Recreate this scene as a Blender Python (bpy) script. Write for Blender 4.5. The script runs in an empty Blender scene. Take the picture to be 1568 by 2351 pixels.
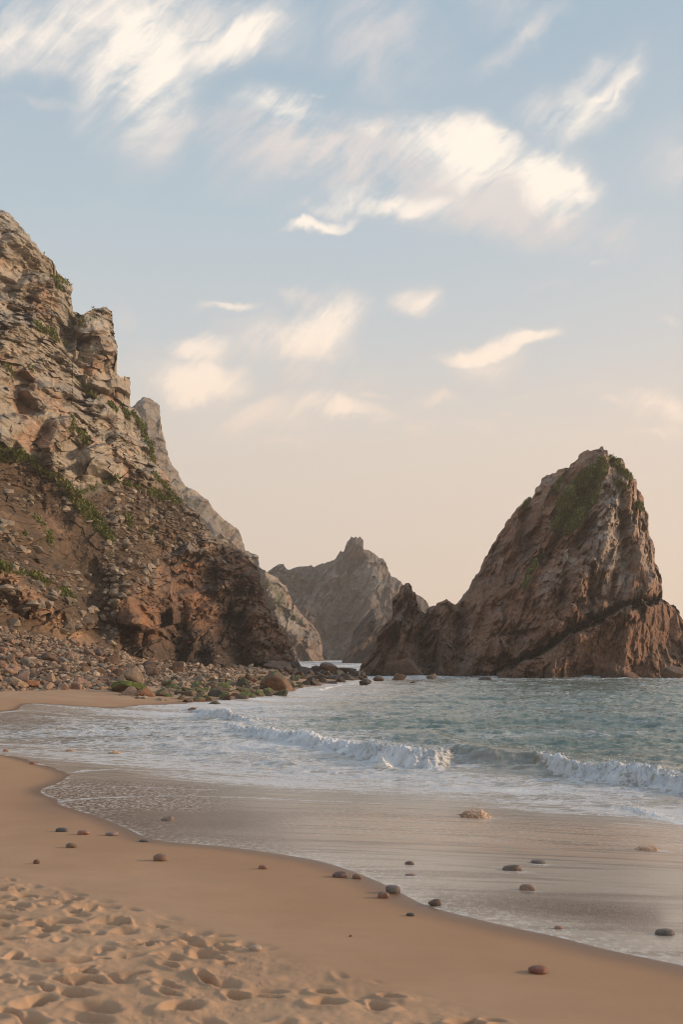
import bpy, math, random
import numpy as np
from mathutils import Vector, Euler
S = bpy.context.scene
C = S.collection
CAMZ = 3.2          # camera height above mean sea level (m)
F = 2286.0          # focal length in units of a 1568 x 2351 picture
HX, HY = 784.0, 1502.0

# ------------------------------------------------------------------ camera
cd = bpy.data.cameras.new('camera'); cam = bpy.data.objects.new('camera', cd); C.objects.link(cam)
cam.location = (0, 0, CAMZ); cam.rotation_euler = (math.radians(90), 0, 0)
cd.sensor_width = 36; cd.lens = 36*F/2351; cd.shift_y = (HY-1175.5)/2351
cd.clip_start = 0.1; cd.clip_end = 20000
cd.dof.use_dof = True; cd.dof.focus_distance = 90; cd.dof.aperture_fstop = 3.2
S.camera = cam
S.view_settings.view_transform = 'Standard'; S.view_settings.look = 'None'
S.view_settings.exposure = 0.45; S.view_settings.gamma = 1
S.cycles.volume_bounces = 0; S.cycles.max_bounces = 5; S.cycles.diffuse_bounces = 3
S.cycles.use_denoising = True; S.cycles.filter_width = 1.05

# ------------------------------------------------------------------ sun + sky
SUN_EL, SUN_AZ = math.radians(15), math.radians(80)     # azimuth clockwise from +Y
sl = bpy.data.lights.new('sun', 'SUN'); sl.energy = 3.0; sl.angle = math.radians(5); sl.color = (1.0, 0.76, 0.53)
sun = bpy.data.objects.new('sun', sl); C.objects.link(sun)
sdir = Vector((math.sin(SUN_AZ)*math.cos(SUN_EL), math.cos(SUN_AZ)*math.cos(SUN_EL), math.sin(SUN_EL)))
sun.rotation_euler = sdir.to_track_quat('Z', 'Y').to_euler(); sun.location = (60, -30, 60)

class NT:
    """tiny helper for node trees"""
    def __init__(s, tree): s.t = tree; s.n = tree.nodes; s.l = tree.links
    def new(s, typ, **kw):
        n = s.n.new(typ)
        for k, v in kw.items():
            if k.startswith('i_'): 
                key = k[2:]; key = int(key) if key.isdigit() else key
                s.put(n.inputs[key], v)
            else: setattr(n, k, v)
        return n
    def put(s, sock, v):
        if isinstance(v, bpy.types.NodeSocket): s.l.new(v, sock)
        else:
            if isinstance(v, (tuple, list)) and sock.type == 'RGBA' and len(v) == 3: v = (*v, 1)
            sock.default_value = v
    def m(s, op, a, b=None, c=None, clamp=False):
        n = s.n.new('ShaderNodeMath'); n.operation = op; n.use_clamp = clamp
        s.put(n.inputs[0], a)
        if b is not None: s.put(n.inputs[1], b)
        if c is not None: s.put(n.inputs[2], c)
        return n.outputs[0]
    def mix(s, f, a, b, bt='MIX'):
        n = s.n.new('ShaderNodeMix'); n.data_type = 'RGBA'; n.blend_type = bt
        s.put(n.inputs[0], f); s.put(n.inputs[6], a); s.put(n.inputs[7], b)
        return n.outputs[2]
    def ss(s, v, a, b, lo=0.0, hi=1.0, mode='SMOOTHSTEP'):
        n = s.n.new('ShaderNodeMapRange'); n.interpolation_type = mode
        s.put(n.inputs[0], v); n.inputs[1].default_value = a; n.inputs[2].default_value = b
        n.inputs[3].default_value = lo; n.inputs[4].default_value = hi
        return n.outputs[0]
    def noise(s, vec, scale, detail=4, rough=0.55, dist=0.0, dims='3D'):
        n = s.n.new('ShaderNodeTexNoise'); n.noise_dimensions = dims
        if vec is not None: s.put(n.inputs['Vector'], vec)
        n.inputs['Scale'].default_value = scale; n.inputs['Detail'].default_value = detail
        n.inputs['Roughness'].default_value = rough; n.inputs['Distortion'].default_value = dist
        return n
    def mapping(s, vec, loc=(0,0,0), rot=(0,0,0), sc=(1,1,1), typ='POINT'):
        n = s.n.new('ShaderNodeMapping'); n.vector_type = typ; s.put(n.inputs[0], vec)
        n.inputs[1].default_value = loc; n.inputs[2].default_value = rot; n.inputs[3].default_value = sc
        return n.outputs[0]

w = bpy.data.worlds.new('World'); S.world = w; w.use_nodes = True
T = NT(w.node_tree); T.n.clear()
tc = T.new('ShaderNodeTexCoord'); gen = tc.outputs['Generated']
sky = T.new('ShaderNodeTexSky'); sky.sky_type = 'NISHITA'; sky.sun_disc = False
sky.sun_elevation = SUN_EL; sky.sun_rotation = SUN_AZ; sky.altitude = 0; sky.air_density = 1.0; sky.dust_density = 2.0
sep = T.new('ShaderNodeSeparateXYZ'); T.put(sep.inputs[0], gen)
X, Y, Z = sep.outputs
ramp = T.new('ShaderNodeValToRGB'); T.put(ramp.inputs[0], T.m('MAXIMUM', Z, 0.0))
SKYG = [(0.0, (0.69, 0.555, 0.45)), (0.13, (0.66, 0.56, 0.475)), (0.21, (0.64, 0.57, 0.50)), (0.30, (0.49, 0.525, 0.54)),
        (0.40, (0.39, 0.475, 0.53)), (0.52, (0.30, 0.405, 0.49)), (0.62, (0.25, 0.37, 0.47)), (1.0, (0.25, 0.36, 0.52))]
e = ramp.color_ramp.elements
while len(e) < len(SKYG): e.new(0.5)
for k, (p, c) in enumerate(SKYG): e[k].position = p; e[k].color = (*c, 1)
grad = T.mix(1.0, ramp.outputs[0], (9.8, 9.8, 9.8, 1), 'MULTIPLY')
# a warmer side towards the low sun
warm = T.ss(T.m('ADD', T.m('MULTIPLY', X, 0.9), T.m('MULTIPLY', T.m('ABSOLUTE', Z), -0.9)), -0.35, 0.5)
grad = T.mix(T.m('MULTIPLY', warm, 0.22), grad, (8.6, 5.7, 3.9, 1))
base = T.mix(0.9, sky.outputs[0], grad)
yy = T.m('MAXIMUM', Y, 0.05)
u = T.m('DIVIDE', X, yy); v = T.m('DIVIDE', Z, yy)
uv = T.new('ShaderNodeCombineXYZ', i_0=u, i_1=v).outputs[0]
def warp(src, sc, amp, det):
    wn = T.noise(src, sc, det, 0.6)
    wv = T.new('ShaderNodeVectorMath', operation='SUBTRACT', i_0=wn.outputs['Color'], i_1=(0.5, 0.5, 0.5)).outputs[0]
    return T.new('ShaderNodeVectorMath', operation='MULTIPLY_ADD', i_0=wv, i_1=(amp, amp, 0), i_2=src).outputs[0]
uvw = warp(warp(uv, 5.0, 0.10, 3), 17.0, 0.040, 4)
#            px   py   rx   ry  rot  weight bright
PUFFS = [(250, 40, 400, 100, 4, .95, .75), (330, 130, 130, 160, -15, 1.15, 1.0), (110, 120, 170, 40, -18, .75, .6), (500, 60, 170, 60, 30, .95, .9),
         (370, 270, 115, 100, 0, .75, .45), (120, 225, 200, 18, -10, .45, .4),
         (655, 240, 105, 55, -28, 1.05, .95), (700, 340, 230, 85, -12, 1.1, .25), (860, 380, 340, 105, -6, 1.2, .2), (840, 295, 40, 45, 60, .6, .8),
         (1070, 330, 150, 75, -15, 1.15, .9), (1280, 400, 125, 70, -18, 1.15, 1.0), (1150, 450, 300, 85, -14, 1.2, .2), (860, 470, 200, 32, 10, .95, .8),
         (725, 535, 90, 15, 16, 1.0, 1.0), (1320, 520, 150, 50, -15, .6, .1), (560, 400, 160, 90, 0, .42, .1),
         (1345, 225, 175, 60, 40, .92, 1.0), (1420, 180, 120, 25, 45, .8, 1.0), (1260, 260, 80, 90, 50, .6, .8),
         (880, 90, 140, 130, -30, .62, .35), (1200, 75, 130, 30, 32, .72, .5), (714, 196, 28, 14, 0, .8, .9), (1150, 20, 150, 60, 0, .4, .2),
         (515, 697, 75, 13, 10, .85, .9), (690, 668, 85, 17, 0, .75, .7), (740, 735, 110, 55, 8, 1.15, 1.0), (660, 775, 170, 70, 0, 1.0, .7), (700, 850, 170, 55, 0, .7, .35),
         (430, 812, 80, 38, 10, 1.1, 1.0), (430, 880, 140, 60, 0, 1.1, 1.0), (320, 830, 45, 50, 0, .6, .6), (270, 740, 40, 30, 0, .5, .4),
         (943, 690, 50, 38, 15, .85, .8), (1130, 790, 120, 26, 12, 1.1, 1.0), (1110, 840, 90, 40, 0, .65, .6), 
         (790, 950, 130, 48, -5, 1.1, .85), (650, 955, 200, 65, 0, .9, .5), (560, 1005, 90, 30, 0, .6, .3), (960, 975, 80, 25, 0, .6, .3), (1100, 978, 45, 16, 0, .6, .5), (1150, 950, 25, 14, 0, .5, .5),
         (1520, 935, 100, 42, 0, .95, .8), (1555, 1000, 80, 32, 0, .7, .6), (1330, 905, 110, 35, 0, .4, .2), (1357, 596, 24, 9, 0, .8, .7), (1550, 712, 35, 11, 0, .6, .6), (1240, 662, 70, 10, 15, .45, .4),
         (1480, 1010, 60, 16, 0, .8, .7), (1390, 940, 50, 14, 10, .7, .6), (1010, 915, 60, 14, 0, .7, .6), (640, 1040, 70, 16, 0, .6, .5), (860, 890, 50, 16, 0, .7, .6), (1180, 900, 60, 14, 0, .5, .5), (1700, 300, 200, 90, 20, .8, .5), (-250, 300, 200, 90, 0, .8, .5), (-400, 700, 250, 70, 0, .8, .5), (1900, 700, 200, 70, 0, .8, .5), (2200, 400, 300, 90, 0, .8, .5)]
dens = None; lit = None
for (px, py, rx, ry, rot, wt, br) in PUFFS:
    mp = T.mapping(uvw, ((px-HX)/F, (HY-py)/F, 0), (0, 0, math.radians(rot)), (rx*1.85/F, ry*1.9/F, 1), 'TEXTURE')
    ln = T.new('ShaderNodeVectorMath', operation='LENGTH', i_0=mp).outputs['Value']
    d = T.ss(ln, 1.0, 0.0, 0.0, wt)
    b = T.m('MULTIPLY', d, br)
    dens = d if dens is None else T.m('SMOOTH_MAX', dens, d, 0.15)
    lit = b if lit is None else T.m('MAXIMUM', lit, b)
wis = T.noise(T.mapping(warp(uv, 3.0, .06, 2), (0, 0, 0), (0, 0, math.radians(44)), (1/4., 1/22., 1), 'TEXTURE'), 2.2, 6, 0.60, 0.3)
wis2 = T.noise(T.mapping(uvw, (0, 0, 0), (0, 0, math.radians(30)), (1/.75, 1/1.7, 1), 'TEXTURE'), 9, 7, 0.62, 0.5)
nn = T.m('ADD', T.m('MULTIPLY', wis.outputs[0], 0.36), T.m('MULTIPLY', wis2.outputs[0], 0.64))
dd = T.m('MULTIPLY', dens, T.ss(nn, .33, .67, .18, 1.5, 'LINEAR'))
cm = T.ss(dd, 0.03, 1.02)
lb = T.ss(T.m('MULTIPLY', lit, T.ss(nn, .3, .7, .55, 1.5, 'LINEAR')), 0.10, 1.0)
hw = T.ss(v, 0.5, 0.18)
ccol = T.mix(lb, T.mix(hw, (5.6, 5.25, 5.15, 1), (6.6, 5.6, 4.8, 1)), T.mix(hw, (8.5, 7.6, 6.6, 1), (8.4, 6.8, 5.5, 1)))
cfac = T.m('MULTIPLY', T.m('MULTIPLY', cm, 0.94), T.ss(Y, 0.0, 0.15))
final = T.mix(cfac, base, ccol)
bg = T.new('ShaderNodeBackground'); T.put(bg.inputs[0], final); bg.inputs[1].default_value = 0.10
out = T.new('ShaderNodeOutputWorld'); T.put(out.inputs[0], bg.outputs[0])

# ------------------------------------------------------------------ numpy noise
def h3(ix, iy, iz, seed):
    with np.errstate(over='ignore'):
        h = (ix.astype(np.uint32)*np.uint32(374761393) + iy.astype(np.uint32)*np.uint32(668265263)
             + iz.astype(np.uint32)*np.uint32(2147483647) + np.uint32(seed*974711 & 0xffffffff))
        h ^= h >> np.uint32(13); h *= np.uint32(1274126177); h ^= h >> np.uint32(16)
        h *= np.uint32(2246822519); h ^= h >> np.uint32(13)
    return h
def r01(h, k=0):
    with np.errstate(over='ignore'):
        h = h*np.uint32(2654435761 + 2*k*40503 & 0xffffffff) + np.uint32(k*362437); h ^= h >> np.uint32(15)
        h *= np.uint32(2246822519); h ^= h >> np.uint32(13)
    return h.astype(np.float64)/4294967296.0
def i32(a): return a.astype(np.int64)
def vnoise(P, seed=0):
    f = np.floor(P); q = P-f; q = q*q*q*(q*(q*6-15)+10); f = i32(f); o = 0.0
    for a in (0, 1):
        for b in (0, 1):
            for c in (0, 1):
                wgt = (q[..., 0] if a else 1-q[..., 0])*(q[..., 1] if b else 1-q[..., 1])*(q[..., 2] if c else 1-q[..., 2])
                o = o + wgt*r01(h3(f[..., 0]+a, f[..., 1]+b, f[..., 2]+c, seed))
    return o*2-1
def fbm(P, seed=0, octv=4, gain=0.5):
    s = 0.0; a = 1.0; t = 0.0
    for k in range(octv):
        s = s+a*vnoise(P*(2.03**k)+k*17.3, seed+k*7); t += a; a *= gain
    return s/t*1.4
def facets(P, size, R, seed, step=.8, band=.16):
    """voronoi plates with random tilt, bevelled where they meet: height, per-plate random, joint closeness"""
    q = (P@R)/size; b = np.floor(q-0.5); n = len(q); f1 = np.full(n, 1e9); f2 = f1.copy(); h1 = np.zeros(n); h2 = np.zeros(n); rc = np.zeros(n)
    for a in range(8):
        c = b+np.array([a & 1, (a >> 1) & 1, (a >> 2) & 1]); ci = i32(c); h = h3(ci[:, 0], ci[:, 1], ci[:, 2], seed)
        p = c+0.5+0.8*(np.stack([r01(h, 1), r01(h, 2), r01(h, 3)], 1)-0.5); d = q-p; L = (d*d).sum(1)
        g = np.stack([r01(h, 5), r01(h, 6), r01(h, 7)], 1)-0.5; hh = (r01(h, 4)-0.5)*step+(g*d).sum(1)*3.6
        near = L < f1; mid = (~near) & (L < f2)
        h2 = np.where(near, h1, np.where(mid, hh, h2)); f2 = np.where(near, f1, np.where(mid, L, f2))
        f1 = np.where(near, L, f1); h1 = np.where(near, hh, h1); rc = np.where(near, r01(h, 8), rc)
    df = np.sqrt(f2)-np.sqrt(f1); k = .5+.5*np.clip(df/band, 0, 1)
    return h1*k+h2*(1-k), rc, np.clip(1-df/0.12, 0, 1)
def strata(ax, ay, az, s=(1, 1, 1)):
    M = Euler((math.radians(ax), math.radians(ay), math.radians(az))).to_matrix()
    return np.array(M)@np.diag([1/s[0], 1/s[1], 1/s[2]])
def bedding(th, sl, sp, sy=7.0):
    """blocks standing square to the face: long axis tilted th degrees from +X in the XZ plane"""
    c, s_ = math.cos(math.radians(th)), math.sin(math.radians(th))
    return np.array([[c/sl, -s_/sp, 0.12], [0, 0, 1/sy], [s_/sl, c/sp, 0.10]])
def sst(x, a, b):
    t = np.clip((x-a)/(b-a), 0, 1); return t*t*(3-2*t)

# ------------------------------------------------------------------ projection helpers
def pt(px, py, d): return np.stack([(px-HX)/F*d, d+0*px, CAMZ+(HY-py)/F*d], -1)
def todc(P): return P[..., 0]/P[..., 1]*F+HX, HY-(P[..., 2]-CAMZ)/P[..., 1]*F
def pl_dist(x, y, poly):
    best = np.full(x.shape, 1e18)
    for (ax, ay), (bx, by) in zip(poly[:-1], poly[1:]):
        dx, dy = bx-ax, by-ay; L = dx*dx+dy*dy+1e-12
        t = np.clip(((x-ax)*dx+(y-ay)*dy)/L, 0, 1); best = np.minimum(best, (x-ax-t*dx)**2+(y-ay-t*dy)**2)
    return np.sqrt(best)
def inside(x, y, poly):
    r = np.zeros(x.shape, bool); n = len(poly)
    for k in range(n):
        ax, ay = poly[k]; bx, by = poly[(k+1) % n]
        if ay == by: continue
        c = ((ay > y) != (by > y)) & (x < (bx-ax)*(y-ay)/(by-ay)+ax); r ^= c
    return r
def smooth_poly(p, it=2):
    p = [tuple(map(float, q)) for q in p]
    for _ in range(it):
        q = [p[0]]
        for a, b in zip(p[:-1], p[1:]):
            q += [(a[0]*.75+b[0]*.25, a[1]*.75+b[1]*.25), (a[0]*.25+b[0]*.75, a[1]*.25+b[1]*.75)]
        q.append(p[-1]); p = q
    return p

# ------------------------------------------------------------------ objects helpers
def tag(o, label=None, cat=None, group=None, kind=None):
    if label: o['label'] = label
    if cat: o['category'] = cat
    if group: o['group'] = group
    if kind: o['kind'] = kind
    return o
def mesh_np(name, V, Fc, mat, parent=None, smooth=False, attrs=None):
    me = bpy.data.meshes.new(name); V = np.ascontiguousarray(V, np.float32); Fc = np.ascontiguousarray(Fc, np.int32)
    k = Fc.shape[1]; me.vertices.add(len(V)); me.vertices.foreach_set('co', V.ravel())
    me.loops.add(Fc.size); me.loops.foreach_set('vertex_index', Fc.ravel())
    me.polygons.add(len(Fc)); me.polygons.foreach_set('loop_start', np.arange(0, Fc.size, k, dtype=np.int32))
    me.update(calc_edges=True)
    me.polygons.foreach_set('use_smooth', np.full(len(Fc), smooth, bool))
    for an, av in (attrs or {}).items():
        if av.ndim == 2:
            at = me.attributes.new(an, 'FLOAT_COLOR', 'POINT'); c = np.ones((len(V), 4), np.float32); c[:, :3] = av
            at.data.foreach_set('color', c.ravel())
        else:
            at = me.attributes.new(an, 'FLOAT', 'POINT'); at.data.foreach_set('value', np.ascontiguousarray(av, np.float32))
    me.materials.append(mat)
    o = bpy.data.objects.new(name, me); C.objects.link(o)
    if parent: o.parent = parent
    return o
def grid_faces(nr, nc, off=0):
    i = np.arange(nr-1)[:, None]*nc+np.arange(nc-1)[None, :]
    return np.stack([i, i+1, i+nc+1, i+nc], -1).reshape(-1, 4)+off

def material(name):
    m = bpy.data.materials.new(name); m.use_nodes = True; t = NT(m.node_tree); t.n.clear()
    p = t.new('ShaderNodeBsdfPrincipled'); o = t.new('ShaderNodeOutputMaterial'); t.put(o.inputs[0], p.outputs[0])
    return m, t, p
def attr(t, n, col=False):
    a = t.new('ShaderNodeAttribute'); a.attribute_name = n; return a.outputs['Color' if col else 'Fac']

def rock_material(name, fine, rough=0.92):
    m, t, p = material(name)
    pos = t.new('ShaderNodeNewGeometry').outputs['Position']
    n1 = t.noise(pos, 0.9*fine, 6, 0.65); n2 = t.noise(pos, 5*fine, 5, 0.6)
    col = attr(t, 'tint', True)
    k = t.m('MULTIPLY', t.ss(n1.outputs[0], .3, .7, .72, 1.3, 'LINEAR'), t.ss(n2.outputs[0], .3, .7, .78, 1.22, 'LINEAR'))
    mul = t.new('ShaderNodeVectorMath', operation='SCALE', i_0=col); t.put(mul.inputs['Scale'], k)
    sat = t.mix(t.ss(n1.outputs[0], .52, .75, 0, .35), mul.outputs[0], (0.30, .16, .085, 1))
    t.put(p.inputs['Base Color'], sat); p.inputs['Roughness'].default_value = rough
    p.inputs['Specular IOR Level'].default_value = 0.25
    bn = t.new('ShaderNodeBump', i_Strength=0.6, i_Distance=0.25/fine); t.put(bn.inputs['Height'], t.noise(pos, 2.2*fine, 8, 0.68).outputs[0])
    t.put(p.inputs['Normal'], bn.outputs[0])
    return m
MAT_ROCK = rock_material('cliff_rock', 1.0)
MAT_FAR = rock_material('far_cliff_rock', 0.35)

# ------------------------------------------------------------------ cliffs
def resample(sil, n):
    a = np.array(sil, float); d = np.hypot(np.diff(a[:, 0]), np.diff(a[:, 1])); s = np.r_[0, np.cumsum(d)]
    t = np.linspace(0, s[-1], n); return np.stack([np.interp(t, s, a[:, k]) for k in range(a.shape[1])], 1)
def lut(x, tab):
    a = np.array(tab, float); return np.interp(x, a[:, 0], a[:, 1])
CL = {}
def cliff(name, sil, env, foot, rdep, fdep, ns, nt, relief, disp, paint, mat, label, cat, back=30, jag=2.0, power=1.0, tw=12, td=2.5, parent=None, seed=1, kind=None, RB=None, rs_=1.0, jt=1.0):
    """sil: traced outline; env: smooth crest height; foot: base line; rdep/fdep: distance of crest and base (m) by px"""
    s = resample(sil, ns)
    al = np.r_[0, np.cumsum(np.hypot(np.diff(s[:, 0]), np.diff(s[:, 1])))]
    def jg(o, wl):
        v = fbm(np.stack([al/wl, 0*al+seed+o, 0*al], 1), seed+50, 3, .6); st_ = vnoise(np.stack([np.floor(al/(wl*.45)+1.5*v)*.731, 0*al+o*3.1, 0*al], 1), seed+61)
        return .5*v+.5*st_+.35*fbm(np.stack([al/(wl*.16), 0*al+seed+o, 0*al], 1), seed+55, 3, .7)
    s[:, 0] += jg(0, 9*jag)*jag; s[:, 1] += jg(9, 9*jag)*jag
    t = np.linspace(0, 1, nt)[:, None]
    px = np.repeat(s[None, :, 0], nt, 0); top = s[None, :, 1]; ft = lut(px[0], foot)[None, :]
    ft = np.maximum(ft+6, top+1)
    py = top+(ft-top)*t
    ev = lut(px, env); ftb = lut(px, foot); k = np.clip((ftb-py)/np.maximum(ftb-ev, 8), 0, 1.15)**power
    D = lut(px, fdep)+(lut(px, rdep)-lut(px, fdep))*k
    D = D+td*np.exp(-(py-top)/tw)
    P0 = pt(px, py, D).reshape(-1, 3); _, q1, _ = facets(P0, 3.4*rs_, RB, 71); _, q2_, _ = facets(P0+50, 1.6*rs_, RB, 72); q1 = q1.reshape(D.shape)-.5; q2_ = q2_.reshape(D.shape)-.5
    D = D-relief(px+jt*(26*q1+12*q2_), py+jt*(30*q2_-20*q1))*.9
    P = pt(px, py, D).reshape(-1, 3)
    # the far side of the crest
    nb = 14; R0 = P.reshape(nt, ns, 3)[0]; B = []
    for q in range(nb, 0, -1):
        w_ = q/nb; b = R0.copy(); sc_ = (R0[:, 1]+back*w_**0.8)/R0[:, 1]; b[:, 1] *= sc_; b[:, 0] *= sc_; b[:, 2] = R0[:, 2]-(R0[:, 2]+4)*w_**1.2; B.append(b)
    Pall = np.concatenate([np.concatenate(B), P]); nr = nt+nb
    PX = np.concatenate([np.repeat(px[:1], nb, 0), px]).ravel(); PY = np.concatenate([np.repeat(py[:1], nb, 0), py]).ravel()
    PYc = np.maximum(PY, 0)
    d, lat, info = disp(Pall, PX, PYc)
    ray = Pall-np.array([0, 0, CAMZ]); ray /= np.linalg.norm(ray, axis=1)[:, None]
    col, veg = paint(Pall, PX, PYc, info)
    V = Pall-ray*d[:, None]; V[:, 0] += lat*0.5; V[:, 2] += lat*0.35
    o = mesh_np(name, V, grid_faces(nr, ns), mat, parent, False, {'tint': col})
    if parent is None: tag(o, label, cat, kind=kind)
    CL.setdefault(name, {}).update({} if CL.get(name) else dict(V=V.reshape(nr, ns, 3)[nb:], veg=veg.reshape(nr, ns)[nb:], px=px, py=py, col=col.reshape(nr, ns, 3)[nb:]))
    return o
def blob(px, py, cx, cy, rx, ry, wz): return np.exp(-(((px-cx+wz[0])/rx)**2+((py-cy+wz[1])/ry)**2))
def line(px, py, poly, wd, wz): return np.exp(-(pl_dist(px+wz[0], py+wz[1], poly)/wd)**2)
def mixc(c, m, k): return c*(1-k[:, None])+np.array(m)[None, :]*k[:, None]

ROCKR = bedding(61, 2.0, .72)
ROCKL = bedding(68, 1.25, .85)
def make_disp(R, sc, amp, weight=None, latamp=.3, micro=False, R2=None):
    def f(P, PX, PY):
        W = P+.22*sc*np.stack([fbm(P/(4*sc), 3, 3), fbm(P/(4*sc)+31, 4, 3), fbm(P/(4*sc)+77, 5, 3)], 1)
        a, ra, ca = facets(W, 7*sc, R, 11, .9, .10); b, rb, cb = facets(W, 3.2*sc, R, 12, 1.0); c, rc_, cc = facets(W, 1.5*sc, R, 13, 1.0)
        e_, re_, ce = facets(W, 0.72*sc, R, 14, 1.0)
        g_ = facets(P, .36*sc, R, 15, 1.1)[0] if micro else fbm(P/(.5*sc), 34, 2)
        wt = 1.0 if weight is None else weight(PX, PY)
        lo = fbm(P/(16*sc), 9, 3)
        rg_ = .25+1.1*sst(fbm(P/(11*sc), 41, 3), -.35, .45)
        d = amp*sc*(wt*(1.5*lo+3.1*a+1.9*b)+(0.45+0.55*wt)*rg_*(1.15*c+.55*e_)+.26*rg_*g_+.12*fbm(P/(1.0*sc), 33, 4, .65))
        if R2 is not None: d = d+amp*sc*1.25*facets(W, 3.0*sc, R2, 16, 1.1, .08)[0]
        lat = latamp*sc*amp*(wt*(b*1.0+c*.7)+e_*.35)
        return d, lat, dict(ra=ra, rb=rb, rc=rc_, re=re_, ca=ca, cb=cb, cc=cc, c=c, wt=wt, lo=lo)
    return f

# --- near left headland
silA = [(-420, 180), (-260, 280), (-120, 400), (-40, 455), (0, 480), (20, 495), (52, 523), (65, 540), (84, 563), (88, 580), (112, 593), (128, 620), (150, 638), (158, 655), (146, 668), (152, 685), (165, 715), (188, 720), (215, 705), (243, 703), (254, 713), (263, 770), (270, 793), (258, 850), (275, 860), (295, 866), (285, 910), (300, 925), (322, 960), (340, 1010), (350, 1050), (370, 1080), (395, 1120), (420, 1150), (450, 1180), (475, 1210), (505, 1240), (540, 1255), (565, 1285), (595, 1310), (602, 1350), (615, 1390), (637, 1415), (645, 1445), (662, 1460), (668, 1500), (675, 1525), (700, 1537)]
envA = [(-420, 180), (0, 480), (150, 640), (270, 800), (340, 1000), (450, 1180), (600, 1340), (660, 1450), (700, 1500)]
footA = [(-420, 1440), (0, 1470), (120, 1490), (250, 1530), (330, 1540), (450, 1548), (560, 1552), (700, 1552)]
rdA = [(-420, 125), (0, 138), (150, 146), (270, 150), (450, 156), (600, 158), (700, 154)]
fdA = [(-420, 74), (0, 84), (120, 92), (250, 103), (450, 126), (600, 141), (700, 148)]
screeA = [(-420, 1000), (0, 1035), (110, 1070), (180, 1130), (270, 1105), (400, 1125), (470, 1215), (440, 1260), (380, 1270), (360, 1330), (300, 1350), (250, 1480), (180, 1500), (-420, 1500)]
def scree_mask(px, py):
    wz = (18*fbm(np.stack([px/60, py/60, 0*px], -1), 71, 4), 18*fbm(np.stack([px/60, py/60, 0*px+9], -1), 72, 4))
    x, y = px+wz[0], py+wz[1]; d = pl_dist(x, y, screeA+[screeA[0]]); ins = inside(x, y, screeA)
    return sst(np.where(ins, d, -d), -14, 22)
def reliefA(px, py):
    z = (0, 0)
    r = 0*px
    for poly, wd, am in [([(0, 1060), (110, 1190), (200, 1340), (235, 1470)], 60, -6), ([(-60, 1270), (110, 1380), (225, 1490)], 34, 4.5),
                         ([(300, 1330), (330, 1420), (350, 1520)], 45, 6), ([(420, 1330), (470, 1440), (500, 1530)], 38, 5), ([(560, 1340), (600, 1440), (630, 1530)], 36, 5),
                         ([(390, 1400), (400, 1540)], 18, -6), ([(545, 1420), (555, 1540)], 16, -4),
                         ([(60, 560), (130, 640), (90, 740)], 60, 3), ([(215, 720), (240, 800)], 38, 4), ([(180, 700), (150, 790), (200, 900)], 16, -3.5),
                         ([(0, 780), (90, 870), (130, 960)], 45, 4), ([(170, 950), (120, 1040)], 26, 3.5), ([(220, 1050), (330, 1080)], 34, 4.5),
                         ([(20, 1020), (100, 1000)], 22, -2.5), ([(330, 1180), (420, 1230), (500, 1330)], 30, 3), ([(230, 850), (300, 1000), (340, 1060)], 14, -2.0)]:
        r = r+am*np.exp(-(pl_dist(px, py, poly)/wd)**2)
    return r
def weightA(px, py): return 1-0.78*scree_mask(px, py)
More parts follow.
